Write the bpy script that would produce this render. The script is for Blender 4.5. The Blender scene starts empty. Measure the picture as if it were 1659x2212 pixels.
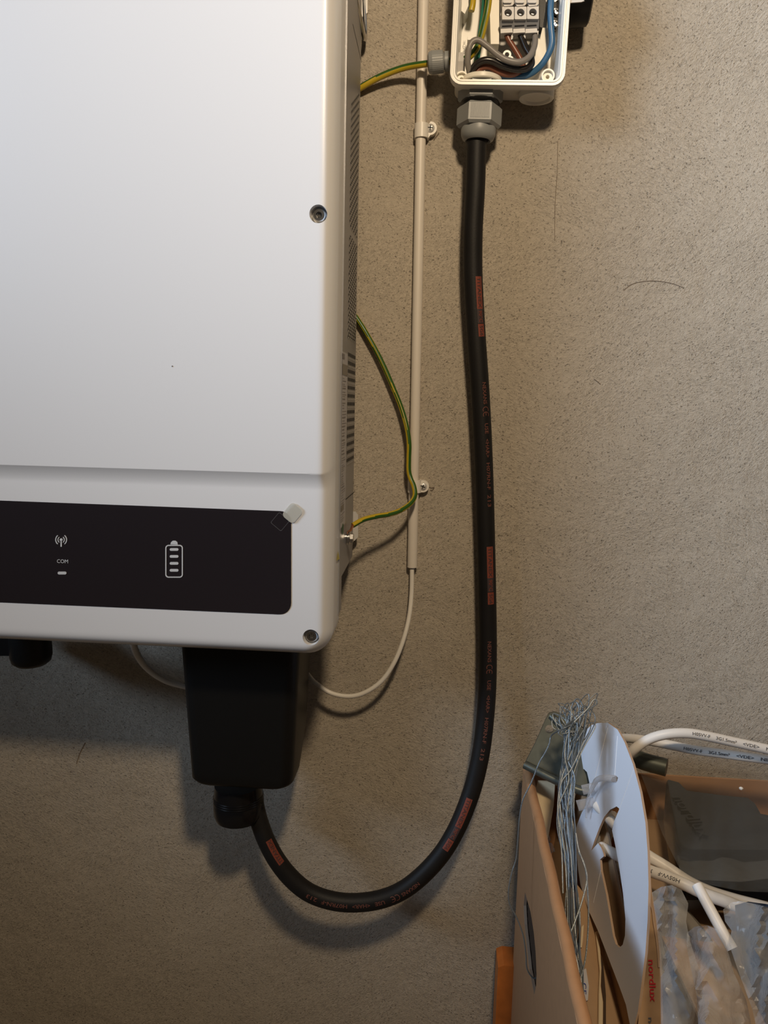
import bpy, bmesh, math, random
from mathutils import Vector, Matrix, noise
from mathutils.geometry import delaunay_2d_cdt
random.seed(4)
PI = math.pi
SC = bpy.context.scene
COL = SC.collection

# ------------------------------------------------------------------ camera
# wall plane is y = 0, the camera stands one metre in front of it
FPX = 1660.0
FX, FY, ROLL = 962.0, 875.0, math.radians(1.3)
CAM = Vector((0, -1, 1))
_v = Vector(((FX-829.5)/FPX, -(FY-1106)/FPX, -1)).normalized()
_s, _c = math.sin(ROLL), math.cos(ROLL)
_u = Vector((_s, _c, -(_s*_v.x+_c*_v.y)/_v.z)).normalized()
_r = _v.cross(_u)
RT = Matrix((_r, _v, _u))                     # camera vector -> world vector (rows are world axes in camera space)
cd = bpy.data.cameras.new('camera'); cam = bpy.data.objects.new('camera', cd); COL.objects.link(cam)
cam.matrix_world = Matrix.Translation(CAM) @ RT.to_4x4()
cd.sensor_fit = 'VERTICAL'; cd.sensor_height = 36; cd.lens = 36*FPX/2212.0
cd.clip_start = 0.01
SC.camera = cam

def ray(px, py):
    return RT @ Vector(((px-829.5)/FPX, -(py-1106)/FPX, -1))
def P(px, py, Y):                             # point standing Y metres off the wall
    d = ray(px, py); return CAM + d*((1-Y)/d.y)
def PX(px, py, X):
    d = ray(px, py); return CAM + d*(X/d.x)
def PZ(px, py, z):
    d = ray(px, py); return CAM + d*((z-1)/d.z)

# ------------------------------------------------------------------ light
w = bpy.data.worlds.new('world'); SC.world = w; w.use_nodes = True
w.node_tree.nodes['Background'].inputs[0].default_value = (0.75, 0.70, 0.66, 1)
w.node_tree.nodes['Background'].inputs[1].default_value = 0.018
def lamp(name, typ, loc, energy, color, size, target=None, size_y=None):
    l = bpy.data.lights.new(name, typ); o = bpy.data.objects.new(name, l); COL.objects.link(o)
    o.location = loc; l.energy = energy; l.color = color
    if typ == 'AREA':
        l.size = size
        if size_y: l.shape = 'RECTANGLE'; l.size_y = size_y
    else: l.shadow_soft_size = size
    if target is not None:
        o.rotation_euler = (Vector(target)-Vector(loc)).to_track_quat('-Z', 'Y').to_euler()
    return o
lamp('ceiling_bulb', 'POINT', (0.147, -1.114, 1.754), 40, (1.0, 0.785, 0.53), 0.06)
wl = lamp('window_daylight', 'AREA', (-2.15, -1.55, 2.15), 9.3, (0.58, 0.76, 1.0), 1.2, (0.75, 0, 1.27), 1.3)
wl.data.spread = math.radians(40)
lamp('rear_bulb', 'POINT', (0.75, -3.2, 1.6), 2.2, (1.0, 0.92, 0.82), 0.05)
SC.view_settings.view_transform = 'Standard'; SC.view_settings.look = 'None'
SC.view_settings.gamma = 1; SC.view_settings.use_curve_mapping = False
SC.view_settings.exposure = 0.0

# ------------------------------------------------------------------ materials
def srgb(r, g, b):
    f = lambda c: (c/255/12.92) if c/255 <= .04045 else ((c/255+.055)/1.055)**2.4
    return (f(r), f(g), f(b), 1)
def mat(name, col, rough=.5, metal=0, bump=0, bscale=300, vary=0, vscale=20, coat=0, spec=.5, trans=0, sheen=0):
    m = bpy.data.materials.new(name); m.use_nodes = True
    nt = m.node_tree; b = nt.nodes['Principled BSDF']
    b.inputs['Base Color'].default_value = col
    b.inputs['Roughness'].default_value = rough
    b.inputs['Metallic'].default_value = metal
    b.inputs['Coat Weight'].default_value = coat
    b.inputs['Coat Roughness'].default_value = .12
    b.inputs['Specular IOR Level'].default_value = spec
    b.inputs['Transmission Weight'].default_value = trans
    tc = nt.nodes.new('ShaderNodeTexCoord')
    if bump:
        n = nt.nodes.new('ShaderNodeTexNoise'); n.inputs['Scale'].default_value = bscale; n.inputs['Detail'].default_value = 4
        bp = nt.nodes.new('ShaderNodeBump'); bp.inputs['Strength'].default_value = bump; bp.inputs['Distance'].default_value = .001
        nt.links.new(tc.outputs['Object'], n.inputs['Vector'])
        nt.links.new(n.outputs['Fac'], bp.inputs['Height']); nt.links.new(bp.outputs['Normal'], b.inputs['Normal'])
    if vary:
        n2 = nt.nodes.new('ShaderNodeTexNoise'); n2.inputs['Scale'].default_value = vscale; n2.inputs['Detail'].default_value = 5
        mx = nt.nodes.new('ShaderNodeMix'); mx.data_type = 'RGBA'
        mx.inputs[6].default_value = [c*(1-vary) for c in col[:3]]+[1]; mx.inputs[7].default_value = [min(1, c*(1+vary)) for c in col[:3]]+[1]
        nt.links.new(tc.outputs['Object'], n2.inputs['Vector'])
        nt.links.new(n2.outputs['Fac'], mx.inputs[0]); nt.links.new(mx.outputs[2], b.inputs['Base Color'])
    return m

def plaster_mat():
    m = bpy.data.materials.new('combed_plaster'); m.use_nodes = True
    nt = m.node_tree; N = nt.nodes; L = nt.links; b = N['Principled BSDF']
    b.inputs['Roughness'].default_value = .93; b.inputs['Specular IOR Level'].default_value = .15
    tc = N.new('ShaderNodeTexCoord')
    def noi(scale, detail, vec=None, dist=0, rough=.55):
        n = N.new('ShaderNodeTexNoise'); n.inputs['Scale'].default_value = scale; n.inputs['Detail'].default_value = detail
        n.inputs['Distortion'].default_value = dist; n.inputs['Roughness'].default_value = rough
        L.new(vec or tc.outputs['Object'], n.inputs['Vector']); return n
    def math_(op, a, bv):
        n = N.new('ShaderNodeMath'); n.operation = op
        for i, x in enumerate((a, bv)):
            if isinstance(x, (int, float)): n.inputs[i].default_value = x
            else: L.new(x, n.inputs[i])
        return n.outputs[0]
    # trowel strokes: noise stretched along a few directions, blended by soft masks
    def stroke(deg, sx, sz, seed):
        mp = N.new('ShaderNodeMapping'); sx, sz = sx*1.7, sz*1.5; mp.inputs['Rotation'].default_value = (0, math.radians(deg), 0)
        L.new(tc.outputs['Object'], mp.inputs['Vector'])
        m2 = N.new('ShaderNodeMapping'); m2.inputs['Scale'].default_value = (sx, 60, sz); m2.inputs['Location'].default_value = (seed, seed, seed)
        L.new(mp.outputs['Vector'], m2.inputs['Vector'])
        return noi(1.0, 3, m2.outputs['Vector'], .9)
    def blend(fac, x, y):
        r_ = N.new('ShaderNodeMapRange'); r_.interpolation_type = 'SMOOTHSTEP'; r_.inputs[1].default_value = .44; r_.inputs[2].default_value = .56
        L.new(fac, r_.inputs[0])
        m_ = N.new('ShaderNodeMix'); m_.data_type = 'FLOAT'
        L.new(r_.outputs[0], m_.inputs[0]); L.new(x, m_.inputs[2]); L.new(y, m_.inputs[3]); return m_.outputs[0]
    k1 = blend(noi(2.2, 1, None, .8).outputs['Fac'], stroke(-28, 120, 330, 1).outputs['Fac'], stroke(14, 110, 340, 2).outputs['Fac'])
    k2 = blend(noi(3.1, 1, None, 1.2).outputs['Fac'], k1, stroke(42, 130, 320, 3).outputs['Fac'])
    class _S: outputs = {'Fac': k2}
    strokes = _S
    grain = noi(700, 3)
    pits = noi(430, 2, None, .4)
    pr = N.new('ShaderNodeMapRange'); pr.inputs[1].default_value = .27; pr.inputs[2].default_value = .39
    L.new(pits.outputs['Fac'], pr.inputs[0])
    soft = noi(9, 4)
    h = math_('ADD', math_('MULTIPLY', strokes.outputs['Fac'], 1.0), math_('MULTIPLY', grain.outputs['Fac'], .55))
    h = math_('ADD', h, math_('MULTIPLY', pr.outputs[0], .6))
    bp = N.new('ShaderNodeBump'); bp.inputs['Strength'].default_value = .8; bp.inputs['Distance'].default_value = .0016
    L.new(h, bp.inputs['Height'])
    bp2 = N.new('ShaderNodeBump'); bp2.inputs['Strength'].default_value = .35; bp2.inputs['Distance'].default_value = .02
    L.new(soft.outputs['Fac'], bp2.inputs['Height']); L.new(bp.outputs['Normal'], bp2.inputs['Normal'])
    L.new(bp2.outputs['Normal'], b.inputs['Normal'])
    big = noi(4, 4)
    mx = N.new('ShaderNodeMix'); mx.data_type = 'RGBA'
    mx.inputs[6].default_value = (.42, .362, .288, 1); mx.inputs[7].default_value = (.56, .495, .405, 1)
    L.new(big.outputs['Fac'], mx.inputs[0])
    mx2 = N.new('ShaderNodeMix'); mx2.data_type = 'RGBA'; mx2.blend_type = 'MULTIPLY'
    cr = N.new('ShaderNodeMapRange'); cr.inputs[1].default_value = .3; cr.inputs[2].default_value = .6
    cr.inputs[3].default_value = .74; cr.inputs[4].default_value = 1.03
    L.new(strokes.outputs['Fac'], cr.inputs[0])
    pm = N.new('ShaderNodeMapRange'); pm.inputs[3].default_value = .55; pm.inputs[4].default_value = 1
    L.new(pr.outputs[0], pm.inputs[0])
    cc = math_('MULTIPLY', cr.outputs[0], pm.outputs[0])
    comb = N.new('ShaderNodeCombineColor')
    for i in range(3): L.new(cc, comb.inputs[i])
    mx2.inputs[0].default_value = 1; L.new(mx.outputs[2], mx2.inputs[6]); L.new(comb.outputs[0], mx2.inputs[7])
    L.new(mx2.outputs[2], b.inputs['Base Color'])
    return m

def film_mat(name, tint, opacity, rough=.12, haze=.25, wr=0, wscale=60):
    """thin plastic film: see-through with a glossy skin and a little milkiness"""
    m = bpy.data.materials.new(name); m.use_nodes = True
    nt = m.node_tree; N = nt.nodes; L = nt.links; b = N['Principled BSDF']; out = N['Material Output']
    b.inputs['Base Color'].default_value = tint; b.inputs['Roughness'].default_value = rough
    tr = N.new('ShaderNodeBsdfTransparent'); mx = N.new('ShaderNodeMixShader')
    lw = N.new('ShaderNodeLayerWeight'); lw.inputs['Blend'].default_value = .35
    mr = N.new('ShaderNodeMapRange'); mr.inputs[3].default_value = opacity; mr.inputs[4].default_value = min(1, opacity+haze)
    L.new(lw.outputs['Facing'], mr.inputs[0]); L.new(mr.outputs[0], mx.inputs[0])
    L.new(tr.outputs[0], mx.inputs[1]); L.new(b.outputs[0], mx.inputs[2]); L.new(mx.outputs[0], out.inputs[0])
    if wr:
        tc = N.new('ShaderNodeTexCoord'); n = N.new('ShaderNodeTexNoise'); n.inputs['Scale'].default_value = wscale; n.inputs['Detail'].default_value = 3
        n.inputs['Distortion'].default_value = 1.2
        L.new(tc.outputs['Object'], n.inputs['Vector'])
        bp = N.new('ShaderNodeBump'); bp.inputs['Strength'].default_value = wr; bp.inputs['Distance'].default_value = .01
        L.new(n.outputs['Fac'], bp.inputs['Height']); L.new(bp.outputs['Normal'], b.inputs['Normal'])
    return m

M = {
 'plaster': plaster_mat(),
 'crack': mat('plaster_crack', (.19, .15, .115, 1), .95),
 'concrete': mat('concrete_floor', (.22, .20, .18, 1), .9, bump=.4, vary=.2, vscale=6),
 'cover': mat('white_powder_coat', (.70, .70, .71, 1), .34, coat=.25, bump=.05, bscale=900),
 'casing': mat('grey_coated_metal', (.34, .34, .355, 1), .38, metal=.35, bump=.05, bscale=800),
 'vent': mat('vent_dark', (.03, .03, .03, 1), .6),
 'ventlip': mat('vent_lip', (.62, .62, .62, 1), .35, metal=.5),
 'display': mat('display_film', (.017, .013, .015, 1), .24, coat=.5, bump=.10, bscale=420),
 'icon': mat('icon_white', (.55, .56, .57, 1), .5),
 'tabfilm': film_mat('clear_tab', (.62, .60, .52, 1), .45, .14, .2),
 'tabline': film_mat('clear_tab_rim', (.5, .5, .5, 1), .06, .3, .1),
 'steel': mat('steel', (.62, .61, .60, 1), .22, metal=1),
 'zinc': mat('galvanised_sheet', (.74, .72, .69, 1), .45, metal=.25, vary=.12, vscale=60),
 'screwzinc': mat('screw_zinc', (.75, .73, .70, 1), .35, metal=.45),
 'copper': mat('copper', (.75, .35, .20, 1), .3, metal=1),
 'sticker': mat('sticker_grey', (.55, .53, .53, 1), .5),
 'stickerdark': mat('sticker_print', (.24, .22, .22, 1), .5),
 'stickertan': mat('sticker_bare', (.27, .24, .20, 1), .5),
 'green': mat('green_dot', (.05, .14, .07, 1), .5),
 'yellow': mat('warning_yellow', (.62, .52, .10, 1), .5),
 'blackpl': mat('black_plastic', (.006, .006, .006, 1), .42, spec=.3, bump=.08, bscale=700),
 'blackglossy': mat('black_glossy_plastic', (.007, .007, .008, 1), .22, spec=.3),
 'rubber': mat('black_rubber', (.010, .009, .009, 1), .55, spec=.3, bump=.12, bscale=500, vary=.3, vscale=40),
 'printred': mat('cable_print_red', (.15, .05, .035, 1), .7),
 'labelred': mat('cable_stripe_red', (.21, .045, .025, 1), .6, vary=.2, vscale=200),
 'labeldark': mat('cable_stripe_dark', (.05, .03, .03, 1), .6),
 'pvc': mat('white_pvc', (.80, .76, .69, 1), .38, bump=.03),
 'pvcpipe': mat('conduit_pvc', (.74, .68, .60, 1), .42, bump=.03),
 'box': mat('box_plastic', (.80, .78, .73, 1), .32),
 'boxin': mat('box_cream', (.84, .80, .70, 1), .4),
 'greypl': mat('grey_polyamide', (.27, .28, .28, 1), .42),
 'termgrey': mat('terminal_grey', (.58, .56, .54, 1), .42),
 'termdark': mat('terminal_shadow_grey', (.34, .34, .35, 1), .45),
 'slot': mat('slot_dark', (.03, .03, .035, 1), .6),
 'wgrey': mat('grey_insulation', (.23, .21, .19, 1), .4),
 'wblack': mat('black_insulation', (.018, .015, .014, 1), .25),
 'wbrown': mat('brown_insulation', (.20, .07, .04, 1), .32),
 'wblue': mat('blue_insulation', (.04, .13, .26, 1), .32),
 'wyellow': mat('yellow_insulation', (.50, .36, .02, 1), .35),
 'wgreen': mat('green_insulation', (.03, .10, .012, 1), .35),
 'wteal': mat('teal_insulation', (.03, .22, .15, 1), .35),
 'card': mat('brown_cardboard', (.43, .225, .105, 1), .85, bump=.12, bscale=350, vary=.10, vscale=90),
 'cardin': mat('cardboard_inside', (.42, .27, .15, 1), .88, bump=.1, bscale=300, vary=.08, vscale=60),
 'cream': mat('pale_cardboard', (.68, .55, .36, 1), .85),
 'whitecard': mat('white_faced_cardboard', (.74, .77, .84, 1), .62, bump=.06, bscale=300),
 'cardedge': mat('cardboard_edge', (.46, .32, .22, 1), .9),
 'slit': mat('slit_dark', (.06, .035, .02, 1), .9),
 'wood': mat('orange_stained_wood', (.50, .145, .025, 1), .5, bump=.1, vary=.35, vscale=50),
 'bracket': mat('dark_galvanised', (.10, .11, .095, 1), .42, metal=.6, vary=.35, vscale=70),
 'wire': mat('galvanised_wire', (.20, .22, .23, 1), .38, metal=.55, bump=.3, bscale=900),
 'flex': mat('white_flex', (.80, .76, .71, 1), .42),
 'ink': mat('ink_grey', (.10, .10, .11, 1), .7),
 'inkred': mat('ink_red', (.50, .02, .03, 1), .7),
 'inkblue': mat('ink_blue', (.02, .05, .25, 1), .7),
 'clear': film_mat('clear_plastic', (.62, .62, .64, 1), .22, .08, .5),
 'film': film_mat('clear_film', (.30, .29, .26, 1), .14, .02, .06, .12, 45),
 'bag': film_mat('milky_bag', (.52, .52, .52, 1), .30, .27, .35, .25, 38),
 'bagdark': mat('dark_blue_goods', (.025, .035, .06, 1), .4, vary=.5, vscale=60),
 'goods': mat('grey_goods', (.20, .18, .155, 1), .7, vary=.3, vscale=30),
}

# ------------------------------------------------------------------ helpers
def tag(o, label=None, cat=None, group=None, kind=None):
    if label: o['label'] = label
    if cat: o['category'] = cat
    if group: o['group'] = group
    if kind: o['kind'] = kind
    return o
def thing(name, label, cat, loc, group=None):
    o = bpy.data.objects.new(name, None); COL.objects.link(o); o.location = loc
    o.empty_display_size = .01
    return tag(o, label, cat, group)
def obj(name, vs, fs, mats, parent=None, smooth=False, fm=None):
    me = bpy.data.meshes.new(name)
    off = Vector((0, 0, 0))
    if parent is not None:
        q = parent
        while q is not None: off += q.location; q = q.parent
    else:
        c = [Vector(v) for v in vs]
        off = Vector((sum(v.x for v in c), sum(v.y for v in c), sum(v.z for v in c)))/len(c)
    me.from_pydata([Vector(v)-off for v in vs], [], fs)
    if not isinstance(mats, (list, tuple)): mats = [mats]
    for m in mats: me.materials.append(M[m])
    if fm: me.polygons.foreach_set('material_index', fm)
    bm = bmesh.new(); bm.from_mesh(me); bmesh.ops.recalc_face_normals(bm, faces=bm.faces); bm.to_mesh(me); bm.free()
    if smooth:
        me.polygons.foreach_set('use_smooth', [True]*len(me.polygons))
        me.set_sharp_from_angle(angle=math.radians(38 if smooth is True else smooth))
    me.update()
    o = bpy.data.objects.new(name, me); COL.objects.link(o)
    if parent is not None: o.parent = parent
    else: o.location = off
    return o

class G:
    """collects geometry; every add_* returns self"""
    def __init__(s): s.v = []; s.f = []; s.m = []
    def add(s, vs, fs, mi=0):
        n = len(s.v); s.v += [Vector(v) for v in vs]; s.f += [tuple(i+n for i in f) for f in fs]; s.m += [mi]*len(fs); return s
    def build(s, name, mats, parent=None, smooth=False):
        return obj(name, s.v, s.f, mats, parent, smooth, s.m)
    def loft(s, loops, cap0=True, cap1=True, mi=0, closed=True):
        n = len(loops[0]); vs = [p for l in loops for p in l]; fs = []
        for i in range(len(loops)-1):
            for j in range(n if closed else n-1):
                k = (j+1) % n
                fs.append((i*n+j, i*n+k, (i+1)*n+k, (i+1)*n+j))
        if cap0: fs.append(tuple(range(n)))
        if cap1: fs.append(tuple((len(loops)-1)*n+j for j in range(n)))
        return s.add(vs, fs, mi)
    def lathe(s, c, axis, prof, n=28, mi=0, lobes=None, cap0=True, cap1=True, phase=0):
        a = Vector(axis).normalized(); x = Vector((0, -1, 0)) if abs(a.y) < .9 else Vector((1, 0, 0)); x = (x-a*x.dot(a)).normalized(); y = a.cross(x)
        loops = []
        for r, h in prof:
            loops.append([Vector(c)+a*h+(x*math.cos(t)+y*math.sin(t))*(r*(lobes(t) if lobes else 1)) for t in [2*PI*i/n+phase for i in range(n)]])
        return s.loft(loops, cap0, cap1, mi)
    def tube(s, pts, r, n=12, mi=0, stripes=None, twist=0, res=10):
        fr = frames(pts, res)
        loops = []
        L = 0
        for i, (p, t, nn, bb) in enumerate(fr):
            if i: L += (p-fr[i-1][0]).length
            rr = r(i/(len(fr)-1)) if callable(r) else r
            a0 = twist*L
            loops.append([p+(nn*math.cos(a)+bb*math.sin(a))*rr for a in [2*PI*j/n+a0 for j in range(n)]])
        k = len(s.f); s.loft(loops, True, True, mi)
        if stripes:
            for i in range(len(loops)-1):
                for j in range(n):
                    if (stripes(i/len(loops), 360*j/n) if callable(stripes) else j in stripes): s.m[k+i*n+j] = 1
        return s
    def box(s, a, b, mi=0):
        x0, y0, z0 = a; x1, y1, z1 = b
        vs = [(x, y, z) for x in (x0, x1) for y in (y0, y1) for z in (z0, z1)]
        return s.add(vs, [(0, 1, 3, 2), (4, 6, 7, 5), (0, 4, 5, 1), (2, 3, 7, 6), (0, 2, 6, 4), (1, 5, 7, 3)], mi)
    def prism(s, poly, Yf, Yb, mi=0, holes=(), bev=0, maps=None):
        """pixel outline taken at distance Yf off the wall, extruded straight back to Yb"""
        f = lambda u, v, t: P(u, v, Yf)+Vector((0, (Yf-Yb)*t, 0))
        return s.sheet(poly, holes, f, mi)
    def sheet(s, poly, holes, fn, mi=0, mside=None, step=None, thick=True, extra=()):
        """2-D outline with holes, fn(u, v, t) with t = 0 front .. 1 back"""
        if mside is None: mside = mi
        loops = [list(poly)]+[list(h) for h in holes]
        if step:
            nl = []
            for l in loops:
                q = []
                for i, a in enumerate(l):
                    b = l[(i+1) % len(l)]; d = math.hypot(b[0]-a[0], b[1]-a[1]); k = max(1, int(d/step))
                    q += [(a[0]+(b[0]-a[0])*j/k, a[1]+(b[1]-a[1])*j/k) for j in range(k)]
                nl.append(q)
            loops = nl
        pts = []; edges = []
        for l in loops:
            n0 = len(pts); pts += [Vector(p) for p in l]
            edges += [(n0+i, n0+(i+1) % len(l)) for i in range(len(l))]
        def inside(x, y):
            c = False
            for l in loops:
                j = len(l)-1
                for i in range(len(l)):
                    xi, yi = l[i]; xj, yj = l[j]
                    if (yi > y) != (yj > y) and x < (xj-xi)*(y-yi)/(yj-yi)+xi: c = not c
                    j = i
            return c
        nb = len(pts)
        pts += [Vector(p) for p in extra]
        if step:
            xs = [p.x for p in pts]; ys = [p.y for p in pts]
            y = min(ys)+step*.5; row = 0
            while y < max(ys):
                x = min(xs)+step*(.5 if row % 2 else .1)
                while x < max(xs):
                    if inside(x, y) and min((p.x-x)**2+(p.y-y)**2 for p in pts[:nb]) > (step*.45)**2: pts.append(Vector((x, y)))
                    x += step
                y += step*.87; row += 1
        ov, oe, of, *_ = delaunay_2d_cdt(pts, edges, [], 0, 1e-6)
        tris = []
        for f in of:
            cx = sum(ov[i].x for i in f)/len(f); cy = sum(ov[i].y for i in f)/len(f)
            if inside(cx, cy): tris.append(tuple(f))
        n = len(ov)
        front = [fn(p.x, p.y, 0) for p in ov]
        if not thick: return s.add(front, tris, mi)
        back = [fn(p.x, p.y, 1) for p in ov]
        base = len(s.v); s.v += front+back
        s.f += [tuple(i+base for i in f) for f in tris]; s.m += [mi]*len(tris)
        s.f += [tuple(i+base+n for i in reversed(f)) for f in tris]; s.m += [mi]*len(tris)
        cnt = {}
        for f in tris:
            for i in range(len(f)):
                e = (f[i], f[(i+1) % len(f)]); k = (min(e), max(e)); cnt[k] = cnt.get(k, [0, e]); cnt[k][0] += 1
        for k, (c, e) in cnt.items():
            if c == 1: s.f.append((e[1]+base, e[0]+base, e[0]+base+n, e[1]+base+n)); s.m.append(mside)
        return s

def catmull(pts, res):
    pts = [Vector(p) for p in pts]; out = []
    q = [pts[0]*2-pts[1]]+pts+[pts[-1]*2-pts[-2]]
    for i in range(1, len(q)-2):
        for k in range(res):
            t = k/res; a, b, c, d = q[i-1:i+3]
            out.append(.5*((2*b)+(c-a)*t+(2*a-5*b+4*c-d)*t*t+(3*b-a-3*c+d)*t**3))
    out.append(pts[-1]); return out
def frames(pts, res):
    c = catmull(pts, res) if res > 1 else [Vector(p) for p in pts]
    fr = []; nn = None
    for i, p in enumerate(c):
        t = (c[min(i+1, len(c)-1)]-c[max(i-1, 0)]).normalized()
        if nn is None: nn = t.orthogonal().normalized() if abs(t.y) > .9 else (Vector((0, -1, 0))-t*t.dot(Vector((0, -1, 0)))).normalized()
        else:
            nn = (nn-t*nn.dot(t)); nn.normalize()
        fr.append((p, t, nn, t.cross(nn)))
    return fr
def rrect(x0, y0, x1, y1, r, n=6, corners=(1, 1, 1, 1)):
    """rounded rectangle; corners order (x0y0, x1y0, x1y1, x0y1)"""
    out = []
    for (cx, cy, a0, k) in ((x0+r, y0+r, PI, corners[0]), (x1-r, y0+r, 1.5*PI, corners[1]), (x1-r, y1-r, 0, corners[2]), (x0+r, y1-r, .5*PI, corners[3])):
        for i in range(n+1):
            a = a0+PI/2*i/n
            if k: out.append((cx+r*math.cos(a), cy+r*math.sin(a)))
            else:
                out.append((cx+r*(1.0 if math.cos(a0+PI/4) > 0 else -1), cy+r*(1.0 if math.sin(a0+PI/4) > 0 else -1)))
    if not all(corners):
        q = []
        for p in out:
            if not q or (abs(p[0]-q[-1][0])+abs(p[1]-q[-1][1])) > 1e-7: q.append(p)
        out = q
    return out
def circ(x, y, r, n=20, ry=None):
    return [(x+r*math.cos(2*PI*i/n), y+(ry or r)*math.sin(2*PI*i/n)) for i in range(n)]
def text_geo(s, size=1.0, extrude=0, offset=0, res=2, spacing=1.0, align='LEFT'):
    c = bpy.data.curves.new('t', 'FONT'); c.body = s; c.size = size; c.extrude = extrude; c.offset = offset
    c.resolution_u = res; c.space_character = spacing; c.align_x = align
    o = bpy.data.objects.new('t', c); COL.objects.link(o)
    dg = bpy.context.evaluated_depsgraph_get(); me = bpy.data.meshes.new_from_object(o.evaluated_get(dg))
    vs = [v.co.copy() for v in me.vertices]; fs = [tuple(p.vertices) for p in me.polygons]
    bpy.data.objects.remove(o); bpy.data.curves.remove(c); bpy.data.meshes.remove(me)
    return vs, fs

# path follower used for print on round cables
class Path:
    def __init__(s, pts, res=10):
        s.fr = frames(pts, res); s.L = [0]
        for i in range(1, len(s.fr)): s.L.append(s.L[-1]+(s.fr[i][0]-s.fr[i-1][0]).length)
    def at(s, d):
        d = max(0, min(s.L[-1]-1e-6, d)); i = 0
        while s.L[i+1] < d: i += 1
        k = (d-s.L[i])/(s.L[i+1]-s.L[i]); p = s.fr[i][0].lerp(s.fr[i+1][0], k); t = s.fr[i][1].lerp(s.fr[i+1][1], k).normalized()
        return p, t
    def near(s, px, py):
        best = min(range(len(s.fr)), key=lambda i: (proj(s.fr[i][0])-Vector((px, py))).length); return s.L[best]
    def surf(s, d, off, r, ang=0, up=0.00025):
        p, t = s.at(d); n = (CAM-p); n = (n-t*n.dot(t)).normalized(); b = t.cross(n)
        a = ang+off/r; return p+(n*math.cos(a)+b*math.sin(a))*(r+up)
def proj(p):
    q = RT.inverted() @ (p-CAM); return Vector((829.5+FPX*q.x/-q.z, 1106-FPX*q.y/-q.z))
def print_on(path, s, d0, size, r, ang, flip=False, spacing=1.0, mats='printred', parent=None, length=None, name='print', up=.00025):
    vs, fs = text_geo(s, size, spacing=spacing, offset=size*.012)
    if length:
        w_ = max(v.x for v in vs) or 1; k = length/w_
    else: k = 1
    pts = [path.surf(d0+v.x*k*(1 if not flip else -1), -(v.y-size*.35)*(1 if not flip else -1), r, ang, up) for v in vs]
    return obj(name, pts, fs, mats, parent)
def patch_on(path, d0, d1, half, r, ang, mats, parent, name, up=.00012):
    n = max(4, int(abs(d1-d0)/.003)); m = 6; vs = []; fs = []
    for i in range(n+1):
        for j in range(m+1):
            vs.append(path.surf(d0+(d1-d0)*i/n, -half+2*half*j/m, r, ang, up))
    for i in range(n):
        for j in range(m): a = i*(m+1)+j; fs.append((a, a+1, a+m+2, a+m+1))
    return obj(name, vs, fs, mats, parent)

# ------------------------------------------------------------------ setting
g = G().box((-2.2, 0, 0), (2.2, .12, 2.5)); o = g.build('wall_back', 'plaster'); tag(o, 'beige combed plaster wall behind everything', kind='structure')
g = G().box((-2.2, -3.2, -.1), (2.2, .12, 0)); o = g.build('floor', 'concrete'); tag(o, 'grey concrete floor', kind='structure')

# ------------------------------------------------------------------ inverter
YF = .215                                     # front of the cover
inv = thing('solar_inverter', 'large white wall inverter with black display strip', 'inverter', P(400, 1200, 0.0))
xs = P(736, 900, .167).x                      # right side plane of the casing
xr = P(727.5, 900, .19).x                       # right side plane of the cover
zb = P(400, 1402, .20).z                      # underside of the cover
ztop = P(300, -430, .2).z; xl = P(-150, 700, .2).x  # unseen top extended upwards to keep window light off the wall beside it
def dense(pts, z0, z1, k=40):                # extra points on the long right-hand edge, same count in every ring
    out = []
    for i, a in enumerate(pts):
        out.append(a); b = pts[(i+1) % len(pts)]
        if abs(b[1]-a[1]) > .2 and b[1] > a[1]:
            for j in range(k+1): out.append((a[0], z0+(z1-z0)*j/k))
    return out
ZS = P(350, 1049, .215).z
def loopxz(x0, z0, x1, z1, r, y, n=10): return [Vector((a, -y, b)) for a, b in dense(rrect(x0, z0, x1, z1, r, n), ZS-.004, ZS+.04)]
scr = [P(688, 463, YF-.002), P(672, 1376, YF-.008)]
R_S = .0088
DIP = .006
PZ0, PXR = P(350, 1049, YF).z, xr+.0172
def dip(x, z):                                # how far the lower field sits behind the upper one
    r = .030; cx, cz = PXR-r, PZ0+r
    if x > cx and z < cz: d = r-math.hypot(x-cx, z-cz)
    else: d = min(z-PZ0, PXR-x if z < cz else 1)
    t = max(0, min(1, d/.017))
    return DIP*(1-t**1.7)
cv = G()
prof = [(.0, .150)]+[(.020*q**1.6, .195+.020*(1-(1-q**1.6)**3.6)) for q in [i/24 for i in range(25)]]
cv.loft([[p+Vector((0, dip(p.x, p.z)*max(0, (y-.190)/.025), 0)) for p in loopxz(xl+d, zb+d, xr-d, ztop-d, max(.030-d, .012), y)] for d, y in prof], cap0=True, cap1=False)
inner = dense(rrect(xl+.020, zb+.020, xr-.020, ztop-.020, .012, 10), ZS-.004, ZS+.04)
# subdivide the straight right edge of every ring near the step by adding interior points to the flat field
ex = []
z_ = PZ0-.003
while z_ < PZ0+.040:
    x_ = xl+.026
    while x_ < xr-.0215:
        ex.append((x_, z_)); x_ += .012 if x_ < xr-.06 else .0035
    z_ += .00125
cv.sheet(inner, [], lambda u, v, t: Vector((u, -(YF-dip(u, v)), v)), thick=False, extra=ex)
o = cv.build('front_cover', 'cover', inv, smooth=30)
bm = bmesh.new(); bm.from_mesh(o.data); bmesh.ops.remove_doubles(bm, verts=bm.verts, dist=2e-5); bmesh.ops.recalc_face_normals(bm, faces=bm.faces); bm.to_mesh(o.data); bm.free()
cut = G()
for c, yy in ((scr[0], YF), (scr[1], YF-DIP)):
    cut.lathe((c.x, -yy-.01, c.z), (0, 1, 0), [(R_S+.0006, 0), (R_S, .011), (R_S-.0008, .021)], n=32)
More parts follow.
